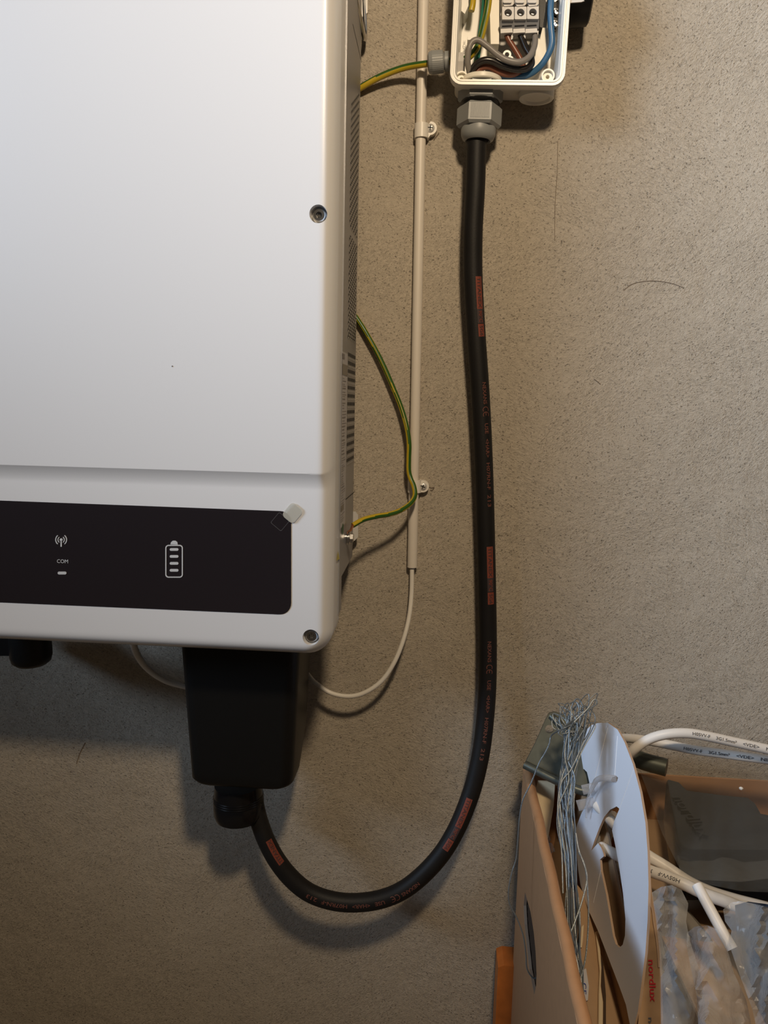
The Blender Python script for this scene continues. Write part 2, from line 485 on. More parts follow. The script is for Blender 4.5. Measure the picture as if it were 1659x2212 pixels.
co = cut.build('cutter', 'cover')
md = o.modifiers.new('holes', 'BOOLEAN'); md.object = co; md.operation = 'DIFFERENCE'; md.solver = 'EXACT'
bpy.context.view_layer.update()
me2 = bpy.data.meshes.new_from_object(o.evaluated_get(bpy.context.evaluated_depsgraph_get())); o.modifiers.clear(); o.data = me2
bpy.data.objects.remove(co)
me2.polygons.foreach_set('use_smooth', [True]*len(me2.polygons)); me2.set_sharp_from_angle(angle=math.radians(30))
for c, yy in ((scr[0], YF), (scr[1], YF-DIP)):
    s_ = G()
    s_.lathe((c.x, -yy+.0112, c.z), (0, -1, 0), [(.0074, 0), (.0074, .0012), (.0064, .0014), (.0064, .0058), (.0056, .0068), (.0031, .0068)], n=28, cap1=False)
    s_.lathe((c.x, -yy+.0112, c.z), (0, -1, 0), [(.0031, .0068), (.0029, .0040)], n=6, cap0=False)
    o = s_.build('screw', 'steel', inv, smooth=True)
    tag(o, 'recessed socket head screw')
# small plastic nub on the cover
G().lathe(P(372, 791, YF), (0, -1, 0), [(.0009, -.0002), (.0006, .0006)], n=8).build('speck', 'stickerdark', inv)
# casing: side profile in (Y, z), extruded along x
z1 = PX(765, 1195, xs).z; z2 = PX(742, 1238, xs).z
prof = [(.16, ztop-.004), (.036, ztop-.004), (.036, z1), (.140, z2), (.140, zb+.036), (.16, zb+.036)]
cs = G().loft([[Vector((x, -y, z)) for y, z in prof] for x in (xl+.004, xs)])
cs.build('casing', 'casing', inv)
# seam lines on the side plate
for (a, b) in (((762, 52), (781, 135)), ((745, 1080), (765, 1063)), ((763, 1040), (763.6, 1046))):
    pa, pb = PX(*a, xs), PX(*b, xs); d = (pb-pa).normalized(); nrm = Vector((1, 0, 0)).cross(d)*.0006
    G().add([pa+nrm+Vector((.0002, 0, 0)), pb+nrm+Vector((.0002, 0, 0)), pb-nrm+Vector((.0002, 0, 0)), pa-nrm+Vector((.0002, 0, 0))], [(0, 1, 2, 3)]).build('seam', 'vent', inv)
# vent perforation, too small to pick apart: one part
vg = G()
def slot(y, z, hy, hz, mi=0):
    e = .0003 if mi == 0 else .0006
    vg.add([(xs+e, -y-hy, z-hz), (xs+e, -y+hy, z-hz), (xs+e, -y+hy, z+hz), (xs+e, -y-hy, z+hz)], [(0, 1, 2, 3)], mi)
def zside(py, y): return P(740, py, y).z
ya, yb_ = .048, .115
for (p0, p1) in ((150, 508), (516, 742)):
    za, zb2 = PX(760, p0, xs).z, PX(760, p1, xs).z; n = int((za-zb2)/.0038)
    for i in range(n):
        for j in range(5):
            y = ya+(yb_-ya)*(j+.5*(i % 2))/4.6; z = za-.0038*i
            if p0 == 150 and i < 9 and y > ya+(i+1)*.008: continue
            slot(y, z, .0035, .0010); slot(y+.001, z-.0017, .0032, .0006, 1)
for i in range(14):
    z = PX(758, 768, xs).z+(PX(758, 990, xs).z-PX(758, 768, xs).z)*i/13
    for j in range(7):
        y = .045+j*.0105
        slot(y, z, .0034, .0020); slot(y, z-.0042, .0030, .0007, 1)
o = vg.build('vent_perforation', ['vent', 'ventlip'], inv); tag(o, 'small dark vent slots in rows', kind='stuff')
# stickers on the side plate
def side_poly(name, pts, m, e=.0004, parent=inv, yz=False):
    G().add([(xs+e, p[0], p[1]) for p in pts], [tuple(range(len(pts)))]).build(name, m, parent)
def side_rect(name, ya, yb, pya, pyb, m, e):
    za, zc = PX(745, pya, xs).z, PX(745, pyb, xs).z
    o = G().add([(xs+e, -ya, za), (xs+e, -yb, za), (xs+e, -yb, zc), (xs+e, -ya, zc)], [(0, 1, 2, 3)]).build(name, m, inv); return o
side_rect('rating_sticker', .163, .118, 762, 1130, 'sticker', .0004)
side_rect('sticker_patch', .163, .120, 788, 811, 'stickertan', .0007)
side_rect('sticker_patch', .163, .146, 766, 777, 'stickerdark', .0007)
rr = random.Random(2)
tg = G(); y_ = 818
while y_ < 1120:
    h = rr.choice((2, 3, 2, 5)); ln = rr.uniform(.012, .034)
    za, zc = PX(745, y_, xs).z, PX(745, y_+h*.5, xs).z
    tg.add([(xs+.0006, -.158, za), (xs+.0006, -.158+ln, za), (xs+.0006, -.158+ln, zc), (xs+.0006, -.158, zc)], [(0, 1, 2, 3)])
    y_ += h+rr.choice((2, 3, 4))
o = tg.build('sticker_print', 'stickerdark', inv); tag(o, 'tiny rows of print on the rating sticker', kind='stuff')
side_rect('sticker_patch', .158, .135, 1084, 1096, 'stickertan', .0008)
c_ = PX(739.5, 1143, xs)
G().add([(xs+.0005, c_.y+.0085*math.cos(t), c_.z+.0065*math.sin(t)) for t in [2*PI*i/20 for i in range(20)]], [tuple(range(20))]).build('green_dot_sticker', 'green', inv)
# warning sticker folded over the cover flange
G().add([P(722, 1188, .185)+Vector((.0006, 0, 0)), P(730, 1182, .155)+Vector((.0009, 0, 0)), P(730, 1222, .155)+Vector((.0009, 0, 0)), P(722, 1228, .185)+Vector((.0006, 0, 0))], [(0, 1, 2, 3)]).build('warning_sticker', 'sticker', inv)
G().add([Vector((xr+.0011, -.1835, PX(723, 1214, xr).z)), Vector((xr+.0011, -.160, PX(729, 1211, xr).z)), Vector((xr+.0011, -.172, PX(726, 1193, xr).z))], [(0, 1, 2)]).build('warning_triangle', 'yellow', inv)
# mounting tabs on the wall
pz = [(758, 1106), (767, 1105), (773.5, 1113), (773.5, 1160), (766, 1168), (754, 1168), (754, 1106)]
o = G().prism(pz, .020, .016).build('mounting_tab', 'zinc', inv); tag(o, 'silver lower mounting tab with clipped corners')
o = G().prism([(778, -40), (794, -40), (794, 27), (784, 36), (778, 36)], .014, .010).build('mounting_tab', 'zinc', inv); tag(o, 'silver upper mounting tab')
hd = G().tube([P(757, -60, .10), P(766, -15, .085), P(776, 30, .06), P(784, 68, .035), P(788, 84, .022), P(789, 70, .014), P(787, 20, .012), P(783, -50, .012)], .0027, n=12)
o = hd.build('locking_loop', 'steel', inv, smooth=True); tag(o, 'bent chrome wire loop')
# earth stud
eb = PX(748, 1162, xs)
bz = Vector((xs, eb.y, eb.z))
bt = G()
for k, (r_, h0, h1) in enumerate(((.0078, 0, .0012), (.0066, .0016, .0030), (.0078, .0034, .0046), (.0058, .0050, .0085))):
    bt.lathe(bz, (1, 0, 0), [(r_, h0), (r_, h1)], n=6 if k == 3 else 22)
bt.build('earth_bolt', 'steel', inv, smooth=True)

# display strip
YD = YF-DIP+.0006
dp = [(-140, 1076), (-140, 1298), (0, 1301), (602, 1327)]
for i in range(1, 8):
    a = PI/2*i/7; dp.append((605+24*math.sin(a), 1303+24*math.cos(a)))
for i in range(0, 8):
    a = PI/2*i/7; dp.append((605+24*math.cos(a), 1128-24*math.sin(a)))
o = G().prism(dp, YD, YF-DIP-.001).build('display', 'display', inv)
disp = o
bez = [(x+(1.6 if x > 0 else 0), y) for x, y in dp]
def flat(name, polys, Y=YD+.0005, m='icon', parent=disp, th=.0003):
    g_ = G()
    for p in polys: g_.prism(p[0] if isinstance(p[0], list) else p, Y, Y-th, holes=p[1] if isinstance(p[0], list) else ())
    return g_.build(name, m, parent)
def rot(pts, cx, cy, deg):
    a = math.radians(deg); return [(cx+(x-cx)*math.cos(a)-(y-cy)*math.sin(a), cy+(x-cx)*math.sin(a)+(y-cy)*math.cos(a)) for x, y in pts]
bx, by = 376, 1211
flat('battery_icon', [[rrect(bx-19, by-34, bx+19, by+37, 7), [rrect(bx-16.6, by-31.6, bx+16.6, by+34.6, 5)]],
                      [(bx-8, by-35), (bx-6.5, by-40), (bx-2.5, by-43), (bx+3, by-43), (bx+7, by-40), (bx+8, by-34.5)]])
for k in range(4):
    y = by-24+k*15
    flat('battery_bar', [rrect(bx-9.5, y-2.9, bx+9.5, y+2.9, 2.8, 4)])
def arc(cx, cy, r0, r1, a0, a1, n=10):
    A = [math.radians(a0+(a1-a0)*i/n) for i in range(n+1)]
    return [(cx+r1*math.cos(a), cy+r1*math.sin(a)) for a in A]+[(cx+r0*math.cos(a), cy+r0*math.sin(a)) for a in reversed(A)]
ax, ay = 132, 1166
flat('antenna_icon', [circ(ax, ay, 3.2, 12), [(ax-1.3, ay+2), (ax+1.3, ay+2), (ax+1.5, ay+15), (ax-1.5, ay+15)],
      arc(ax, ay, 6.0, 7.8, -55, 55), arc(ax, ay, 6.0, 7.8, 125, 235), arc(ax, ay, 10.8, 12.8, -52, 52), arc(ax, ay, 10.8, 12.8, 128, 232)])
flat('status_light', [rrect(124.5, 1234.8, 143.5, 1241, 3, 4)])
vs, fs = text_geo('COM', 11.5, res=3)
obj('com_lettering', [P(122.5+v.x*.95, 1216-v.y+v.x*.03, YD+.0006) for v in vs], fs, 'icon', disp)
o = flat('film_tab', [rot(rrect(616, 1089, 648, 1127, 9), 632, 1108, 40)], Y=YD+.0012, m='tabfilm', parent=inv, th=.0003)
o = flat('film_tab', [[rot(rrect(590, 1112, 620, 1142, 3), 605, 1127, 40), [rot(rrect(591, 1113, 619, 1141, 3), 605, 1127, 40)]]], Y=YD+.0009, m='tabline', parent=inv, th=.0002)

# black connector housing below the inverter
hs = thing('connector_housing', 'large black tapered connector housing under the inverter, cable gland at its foot', 'connector', P(515, 1650, .03))
hg = G()
def hloop(t, inset=0):                        # t 0 top .. 1 bottom
    y0 = 1385+t*322
    xa = 383+t*26+inset; xb = 645-t*17-inset
    pa, pb = P(xa, y0, .135), P(xb, y0+4, .135)
    xA, xB, z = pa.x, pb.x, (pa.z+pb.z)/2
    fr_, bk = .135-inset*.0004, .030+max(0, (t-.72))*.16
    return [Vector((a, -b, z)) for a, b in rrect(xA, bk, xB+.0, fr_, .016, 5)]
hg.loft([hloop(t) for t in (0, .2, .4, .6, .72, .8, .9, .95)]+[hloop(.975, 6), hloop(.99, 14), hloop(1.0, 26)])
hg.build('shell', 'blackpl', hs, smooth=40)
# thin raised edge line on the shell
nut = G()
nc = P(515, 1712, .082)
ribs = lambda t: 1+.02*(1 if int(t/(2*PI)*36) % 2 else 0)
nut.lathe(nc, (0.03, 0, -1), [(.030, -.012), (.0315, 0), (.0315, .010), (.0325, .012), (.0325, .026), (.030, .033), (.022, .035), (.014, .0355)], n=72, lobes=None)
for k in range(3): nut.lathe(nc, (.03, 0, -1), [(.0318, .002+k*.003), (.0323, .003+k*.003), (.0318, .004+k*.003)], n=48, cap0=False, cap1=False)
o = nut.build('gland_nut', 'blackglossy', hs, smooth=True)

pg = thing('communication_plug', 'small black round plug hanging under the left of the inverter', 'plug', P(60, 1400, .05))
q = G(); c0 = P(66, 1395, .12); rr_ = P(108, 1410, .12).x-c0.x
q.lathe(c0, (0.02, 0, -1), [(rr_, -.02), (rr_, .012), (rr_*.93, .019), (rr_*.72, .0235), (rr_*.4, .0245)], n=36)
q.build('plug_cap', 'blackpl', pg, smooth=True)
G().prism([(-90, 1380), (30, 1380), (30, 1417), (-90, 1417)], .13, .04).build('plug_body', 'blackpl', pg)

# ------------------------------------------------------------------ conduit, clips, white cable
cp = lambda t: P(914.6+(890.5-914.6)*t, 1225*t, .0085)
con = thing('conduit', 'thin cream plastic conduit running down the wall beside the inverter', 'conduit', cp(.5))
G().tube([cp(-.12), cp(.4), cp(.865)], .0063, n=20, res=4).build('upper_pipe', 'pvcpipe', con, smooth=True)
lo = G(); a_, b_ = cp(.868), cp(1.0); ax_ = (b_-a_); Ln = ax_.length
lo.lathe(a_, ax_, [(.0052, 0), (.0066, .0003), (.0066, Ln), (.0058, Ln), (.0054, Ln-.02)], n=24, cap1=True)
lo.build('lower_sleeve', 'pvcpipe', con, smooth=True)
def clip(px, py, sx, sy, cross, label):
    c = thing('pipe_clip', label, 'pipe clip', P(px, py, .001), 'clips holding the conduit')
    k = G(); cen = P(px, py, .0085); ax = Vector((.0, 0, 1))
    ax = (cp(0)-cp(1)).normalized(); side = ax.cross(Vector((0, 1, 0))).normalized()
    if side.x < 0: side = -side
    hh = .0082
    # saddle over the pipe, open to the wall
    lp = []
    for r_ in (.0088, .0064):
        lp.append(r_)
    outer = [(-.0088, -.0085)]+[(.0088*math.cos(a), .0088*math.sin(a)) for a in [PI-PI*i/12 for i in range(13)]]+[(.0088, -.0085)]
    inn = [(.0066, -.0085)]+[(.0066*math.cos(a), .0066*math.sin(a)) for a in [PI*i/12 for i in range(13)]]+[(-.0066, -.0085)]
    ring = outer+inn
    k.loft([[cen+ax*h+side*u+Vector((0, -1, 0))*v for u, v in ring] for h in (-hh, hh)], cap0=False, cap1=False)
    n_ = len(outer)
    for h in (-hh, hh):                       # end faces as quads
        vs_ = [cen+ax*h+side*u+Vector((0, -1, 0))*v for u, v in ring]
        k.add(vs_, [(i, i+1, len(ring)-2-i, len(ring)-1-i) for i in range(n_-1)])
    k.build('saddle', 'pvc', c, smooth=True)
    e = G(); sc_ = P(sx, sy, .006)
    d = (sc_-cen).dot(side); dz = (sc_-cen).dot(ax)
    ear = [(.0086, -.0078), (d, -.0078+dz)]+[(d+.0078*math.sin(a), dz-.0078*math.cos(a)) for a in [PI*i/10 for i in range(1, 10)]]+[(d, .0078+dz), (.0086, .0078)]
    e.sheet(ear, [], lambda u, v, t: cen+side*u+ax*v+Vector((0, -.0010+.0090*t, 0)))
    e.build('screw_ear', 'pvc', c, smooth=True)
    s2 = G(); hc = cen+side*d+ax*dz+Vector((0, -.0010, 0))
    s2.lathe(hc, (0, -1, 0), [(.0050, 0), (.0050, .0008), (.0042, .0018), (.0022, .0024), (.0003, .0026)], n=22)
    so = s2.build('screw', 'screwzinc', c, smooth=True); tag(so, 'crosshead screw')
    s3 = G(); R_ = Matrix.Rotation(math.radians(cross), 3, 'Y')
    for (w_, h_) in ((.0030, .0006), (.0006, .0030)):
        vv = [Vector((x, y, z)) for x in (-w_, w_) for y in (-.0029, -.0015) for z in (-h_, h_)]
        s3.add([hc+R_ @ v for v in vv], [(0, 1, 3, 2), (4, 6, 7, 5), (0, 4, 5, 1), (2, 3, 7, 6), (0, 2, 6, 4), (1, 5, 7, 3)])
    s3.build('cross_slot', 'vent', so)
    # loose burr of plaster and screw whisker next to the ear
    return c
clip(910.5, 284, 930, 279, 5, 'cream conduit clip with screw level with the grey cable gland')
clip(895.5, 1050, 914, 1050, 20, 'cream conduit clip with screw where the earth wire crosses it')
# cracks broken out of the plaster next to the screws
def crack(pts, w_=.0007, label=''):
    g_ = G(); g_.tube([P(x, y, .0002) for x, y in pts], w_, n=5, res=3); o = g_.build('plaster_crack', 'crack'); return tag(o, label, kind='structure')
crack([(937, 303), (941, 297), (946, 291), (948, 287)], label='small crack below the upper clip screw')
crack([(926, 1052), (932, 1054), (938, 1053), (933, 1060), (930, 1058)], label='small crack beside the lower clip screw')
crack([(1347, 627), (1365, 614), (1390, 608), (1418, 607), (1450, 612), (1478, 622)], .0004, 'curved hairline crack in the plaster, upper right')
crack([(1205, 305), (1203, 380), (1199, 440), (1198, 520)], .0003, 'faint vertical hairline crack in the plaster')
crack([(1283, 819), (1290, 824), (1297, 830)], .0005, 'short scratch in the plaster right of the cable')
crack([(165, 1650), (172, 1628), (184, 1604)], .0006, 'short scratch in the plaster under the inverter')

wc = G().tube([P(x, y, Y) for x, y, Y in ((891, 1190, .0085), (890, 1228, .009), (889, 1280, .012), (884, 1330, .02), (872, 1380, .03), (852, 1430, .037), (825, 1470, .04), (790, 1495, .042), (755, 1504, .042), (715, 1497, .04),
     (680, 1474, .035), (655, 1450, .024), (600, 1440, .018), (500, 1470, .018), (430, 1486, .02), (380, 1478, .03), (345, 1463, .04), (316, 1441, .05), (297, 1415, .06), (286, 1385, .065))], lambda f: .0030+.0014*max(0, min(1, (f-.72)/.1)), n=14, res=8)
o = wc.build('white_cable', 'pvc', smooth=True); tag(o, 'thin white cable looping from the conduit foot behind the black connector', 'cable')

# ------------------------------------------------------------------ heavy black cable
CP = [(548, 1722, .082), (553, 1748, .084), (560, 1775, .086), (575, 1815, .088), (598, 1858, .089), (630, 1898, .089), (668, 1928, .088), (715, 1945, .087), (765, 1950, .085), (820, 1943, .082), (870, 1923, .078),
      (915, 1888, .073), (955, 1843, .068), (985, 1793, .062), (1008, 1740, .056), (1026, 1685, .050), (1040, 1620, .044), (1048, 1553, .038), (1053, 1480, .034), (1054, 1400, .031), (1053, 1316, .029),
      (1050, 1178, .028), (1045, 1006, .028), (1038, 860, .028), (1029, 729, .029), (1022, 600, .030), (1022, 500, .032), (1027, 400, .034), (1030, 290, .035), (1033, 262, .036)]
cpath = [P(*c) for c in CP]
RC = .0116
bc = thing('power_cable', 'thick black rubber cable hanging in a long loop with red print', 'cable', P(1050, 1178, .0))
G().tube(cpath, RC, n=24, res=8).build('sheath', 'rubber', bc, smooth=True)
cpth = Path(cpath, 8)
def dist(px, py): return cpth.near(px, py)
# d grows from the connector upwards; the print reads downwards, so it is laid with flip
def label_strip(pa, pb, ang, txt=(('TITANEX', 0, .52), ('90°C', .55, .76), ('5G6', .80, .98)), part=1.0):
    d0, d1 = dist(*pa), dist(*pb)
    L_ = d1-d0
    for (s_, a, b) in txt:
        m_ = 'labeldark' if s_.startswith('9') else 'labelred'
        patch_on(cpth, d0+L_*(a-.01 if a > 0 else 0), d0+L_*(b+.02), .0042, RC, ang, m_, bc, 'label_stripe')
        print_on(cpth, s_, d0+L_*(a+.015), .0062, RC, ang, flip=L_ < 0, mats='labelred' if s_.startswith('9') else 'labeldark', parent=bc, length=abs(L_)*(b-a-.01), name='label_print', up=.0004)
def printline(pa, pb, ang):
    d0, d1 = dist(*pa), dist(*pb); L_ = d1-d0
    for s_, a, b, sz in (('NEXANS', 0, .175, .0066), ('C', .205, .235, .0085), ('E', .245, .275, .0085), ('USE', .325, .41, .0066), ('<HAR>', .45, .60, .0066), ('H07RN-F', .64, .86, .0066), ('213', .90, 1.0, .0066)):
        s_ = s_.replace('<', '\u25C1').replace('>', '\u25B7') if False else s_
        if s_ == 'C' or s_ == 'E':            # round CE letters drawn as arcs
            cx = d0+L_*(a+b)/2; sg = 1 if L_ > 0 else -1; pts = []
            for rr2 in (.0040, .0032):
                pass
            A = [math.radians(60+240*i/12) for i in range(13)]
            q_ = [(math.cos(t)*.0040, math.sin(t)*.0040) for t in A]; i_ = [(math.cos(t)*.0031, math.sin(t)*.0031) for t in A]
            vs_ = [cpth.surf(cx+sg*u, -sg*v, RC, ang) for u, v in q_+i_]; n_ = 13
            fs_ = [(i, i+1, n_+i+1, n_+i) for i in range(n_-1)]
            if s_ == 'E':
                b0 = len(vs_); vs_ += [cpth.surf(cx+sg*u, -sg*v, RC, ang) for u, v in ((-.0036, -.0005), (.0008, -.0005), (.0008, .0005), (-.0036, .0005))]; fs_.append((b0, b0+1, b0+2, b0+3))
            obj('cable_print', vs_, fs_, 'printred', bc)
        else:
            print_on(cpth, s_, d0+L_*a, sz, RC, ang, flip=L_ < 0, parent=bc, length=abs(L_)*(b-a), name='cable_print')
# angle offset moves the print to the right-hand flank of the cable
label_strip((1038, 598), (1045, 729), +.62)
printline((1050, 822), (1060, 1092), +.50)
label_strip((1055, 1180), (1058, 1302), +.42)
printline((1058, 1385), (1043, 1635), +.18)
label_strip((1018, 1720), (967, 1832), +.05)
printline((903, 1898), (658, 1932), +.42)
label_strip((594, 1868), (562, 1812), -.25, txt=(('TITANEX', 0, .95),))

# ------------------------------------------------------------------ earth wires
e1 = thing('earth_wire', 'yellow and green earth wire from the inverter into the junction box', 'wire', P(850, 152, .05), 'earth wires of the inverter')
G().tube([P(x, y, Y) for x, y, Y in ((735, 226, .006), (760, 203, .008), (783, 187, .011), (825, 164, .015), (874, 146, .021), (926, 137, .032), (960, 133, .036), (994, 130, .036), (1012, 124, .038), (1027, 108, .040), (1038, 85, .042), (1046, 54, .044),
     (1053, 22, .046), (1057, -15, .046), (1058, -60, .044))], .0038, n=16, stripes=lambda f, a: abs((a-(292+60*f)+180) % 360-180) < 34, res=8).build('insulation', ['wyellow', 'wgreen'], e1, smooth=True)
e2 = thing('earth_wire', 'yellow and green earth wire curving down to the bolt on the inverter side', 'wire', P(880, 950, .02), 'earth wires of the inverter')
EP = ((735, 632, .006), (755, 664, .008), (779, 700, .009), (791, 719.5, .010), (813, 758.6, .011), (832, 797.6, .012), (849, 837, .013), (866.5, 880.6, .015), (879, 924.5, .019), (883.6, 959, .021), (883, 988, .021), (883, 1017, .022), (887, 1034, .024), (894, 1051, .028),
      (896, 1071, .034), (886, 1088, .042), (864, 1103, .052), (840, 1111, .060), (815, 1115, .068), (786, 1122, .078), (762, 1135, .088))
def e2s(f, a):
    c = 372-62*min(1, f/.5)-60*max(0, (f-.78)/.22)
    d = (a-c+180) % 360-180
    return abs(d) < (78-40*min(1, f/.5)) and not (f < .4 and 8 < d < 26)
G().tube([P(*p) for p in EP], .0032, n=24, stripes=e2s, res=8).build('insulation', ['wyellow', 'wgreen'], e2, smooth=True)
cg = G(); rr = random.Random(3)
for k in range(7):
    a = P(762, 1135, .088); cg.tube([a+Vector((rr.uniform(-.001, .001), rr.uniform(-.001, .001), .001)), P(757+rr.uniform(-3, 3), 1145, .095), bz+Vector((.0015, rr.uniform(-.004, .004), .007)), bz+Vector((.0015, rr.uniform(-.004, .004), .002))], .0009, n=6, res=5)
cg.build('copper_strands', 'copper', e2, smooth=True)

# ------------------------------------------------------------------ junction box
YB = .070
O_ = P(970, 183, YB); U_ = (P(1220, 186, YB)-O_); Wb = U_.length; U_.normalize(); V_ = Vector((-U_.z, 0, U_.x)); Hb = .20
jb = thing('junction_box', 'open white plastic junction box on the wall, lid off', 'junction box', P(1095, 100, 0))
def J(u, v, w_): return O_+U_*u+V_*v+Vector((0, -(w_-YB), 0))
def jloop(ins, w_, r, ib=None):
    return [J(a, b, w_) for a, b in rrect(ins, ins, Wb-ins, Hb-ins, max(r-ins, .003), 6)]
prof = [(.0095, .001), (.0075, .010), (.0045, .054), (.0045, .056), (.0002, .057), (0, .058), (0, .0685), (.0006, .070), (.0022, .070), (.0026, .0685), (.0040, .0685), (.0044, .0695), (.0062, .0695), (.0068, .066), (.0080, .064), (.0110, .006)]
jg = G().loft([jloop(i, w_, .014) for i, w_ in prof])
jg.build('housing', 'box', jb, smooth=25)
ib = lambda x, y, Y: P(x, y, Y)
# raised disc knock-out on the underside
kc = J(.1015, .0045, .034)
kg = G().lathe(kc, -V_, [(.0205, -.006), (.0205, .004), (.0195, .0055), (.0165, .0055), (.0150, .0030), (.004, .0028)], n=40)
o = kg.build('knockout', 'box', jb, smooth=True)
# inside details
o = G().prism([(1056, -60), (1079, -60), (1078, 95), (1060, 95)], .036, .006).build('partition', 'boxin', jb)
o = G().prism([(1163, 62), (1172, 60), (1187, 60), (1186, 100), (1172, 135), (1150, 160), (1140, 168), (1135, 150), (1156, 120)], .030, .006).build('partition', 'boxin', jb)
o = G().prism([(984, -60), (1012, -60), (1012, 12), (1004, 30), (984, 12)], .034, .006).build('mounting_rib', 'box', jb)
o = G().prism([(1010, 76), (1018, 76), (1018, 86), (1010, 86)], .030, .006).build('mounting_rib', 'box', jb)
o = G().prism([(1211, -60), (1220, -60), (1219, 74), (1213, 76), (1211, 30)], .052, .006).build('mounting_rib', 'boxin', jb)
for (x_, y_) in ((1184, 163), (997, 168)):
    c = P(x_, y_, .050)
    G().lathe(c, (0, -1, 0), [(.0075, -.042), (.0075, 0), (.0058, 0), (.0058, -.004), (.0022, -.004), (.0018, -.010)], n=24).build('screw_boss', 'boxin', jb, smooth=True)
# moulded letters on the inside wall
vs, fs = text_geo('>PC<', 11, res=2)
obj('moulded_letters', [P(1000+v.y*.9, 117-v.x*1.15, .0085) for v in vs], fs, 'termdark', jb)
cg_ = P(999, 56, .0085)
flat('moulded_ring', [[circ(993, 56, 4, 14), [circ(993, 56, 3.1, 14)]]], Y=.0085, m='termdark', parent=jb)
# tag ring
tr = G(); c = P(1095, 119, .040)
tr.lathe(c, (0, -1, 0), [(.0048, 0), (.0048, .0016), (.0026, .0016), (.0026, 0)], n=22, cap0=False, cap1=False)
tr.lathe(P(1104, 127, .039), (0, -1, 0), [(.0022, 0), (.0022, .0016)], n=14)
tr.build('locking_ring', 'box', jb, smooth=True)

# large grey gland under the box
gl = thing('cable_gland', 'large grey hexagonal cable gland below the junction box', 'cable gland', P(1037, 200, .036), 'glands of the junction box')
gc = P(1039, 190, .036); gd = (P(1033, 290, .0355)-gc).normalized()
hexn = lambda r_, h0, h1, ch: [(r_-ch, h0), (r_, h0+ch), (r_, h1-ch), (r_-ch, h1)]
G().lathe(gc, gd, [(.0215, -.006), (.0215, .0005)]+hexn(.0262, .001, .0165, .0022)+[(.021, .0168)], n=6, phase=PI/6).build('lock_nut', 'greypl', gl)
G().lathe(gc, gd, [(.0222, .0160), (.0232, .0180), (.0222, .0205), (.021, .0215)], n=40).build('seal', 'blackpl', gl, smooth=True)
cap = G(); cap.lathe(gc, gd, hexn(.0262, .0205, .0445, .0028)+[(.0225, .0447)], n=6, phase=PI/6)
cap.build('cap_nut', 'greypl', gl)
G().lathe(gc, gd, [(.0200, .0430), (.0206, .0475), (.0202, .0525), (.0182, .0570), (.0148, .0590), (.0128, .0578), (.0124, .050)], n=40).build('dome', 'greypl', gl, smooth=True)
# grip ribs on the face of the cap nut that looks at us
rb = G(); fc = gc+gd*.0325+Vector((0, -.0228, 0)); sd = gd.cross(Vector((0, 1, 0))).normalized()
for i in range(15):
    u = (i-7)*.00145
    a = fc+sd*u-gd*.0085; b = fc+sd*u+gd*.0075
    rb.add([a-sd*.0004, a+sd*.0004, b+sd*.0004, b-sd*.0004]+[x+Vector((0, -.0006, 0)) for x in (a-sd*.0002, a+sd*.0002, b+sd*.0002, b-sd*.0002)], [(4, 5, 6, 7), (0, 1, 5, 4), (1, 2, 6, 5), (2, 3, 7, 6), (3, 0, 4, 7)])
o = rb.build('grip_ribs', 'greypl', gl); tag(o, 'fine grip ribs on the cap nut', kind='stuff')
G().lathe(gc, -gd, [(.0225, .004), (.0235, .005), (.0235, .009), (.020, .011), (.016, .011)], n=30).build('inner_locknut', 'boxin', gl, smooth=True)

# small grey gland on the left side of the box
sg = thing('cable_gland', 'small grey ribbed gland on the left side of the junction box', 'cable gland', P(945, 133, .036), 'glands of the junction box')
sc0 = P(968, 132, .036); ex = (P(926, 136, .036)-sc0).normalized()
G().lathe(sc0, ex, [(.0105, -.001), (.0105, .004), (.0085, .0045), (.0085, .0055)], n=30).build('lock_collar', 'greypl', sg, smooth=True)
G().lathe(sc0, ex, [(.0100, .0050), (.0118, .0062), (.0122, .0185), (.0108, .0225), (.0070, .0240), (.0042, .0240)], n=72, lobes=lambda t: 1+(.018 if int(round(t/(2*PI)*72)) % 2 else 0)).build('cap', 'greypl', sg, smooth=20)
G().lathe(J(.0085, .033, .036)+Vector((0, 0, 0)), U_, [(.0145, .000), (.0145, .0062), (.009, .0062), (.009, .0085), (.0045, .0085)], n=6, phase=0).build('inner_locknut', 'termgrey', sg)

# conductors in the box
def cond(name, label, pts, m, r_=.0034, **kw):
    o = G().tube([P(*p) for p in pts], r_, n=14, res=8, **kw).build(name, m, smooth=True); return tag(o, label, 'wire', 'conductors in the junction box')
cond('conductor', 'grey conductor looping over the others to the rightmost terminal', ((1020, 185, .036), (1016, 162, .044), (1010.5, 137, .052), (1012, 110, .056), (1019, 92, .057), (1033, 87, .057), (1053, 100, .057), (1075, 118, .057), (1096, 130, .057), (1122, 134, .056), (1142, 124, .053), (1153, 104, .047), (1156, 86, .041), (1155, 66, .036)), 'wgrey')
cond('conductor', 'black conductor curving to the middle terminal', ((1028, 185, .040), (1018, 161, .046), (1027, 141, .050), (1043, 131, .052), (1061, 131, .052), (1083, 141, .050), (1109, 149, .048), (1134, 149, .046), (1148, 139, .043), (1146, 122, .041), (1136, 104, .039), (1128, 84, .037), (1121, 64, .036)), 'wblack', .0037)
cond('conductor', 'brown conductor curving to the leftmost terminal', ((1036, 185, .034), (1028, 163, .042), (1038, 148, .044), (1057, 145, .044), (1079, 156, .042), (1100, 161, .040), (1119, 157, .037), (1130, 145, .034), (1124, 128, .034), (1110, 104, .035), (1098, 84, .036), (1092, 64, .036)), 'wbrown')
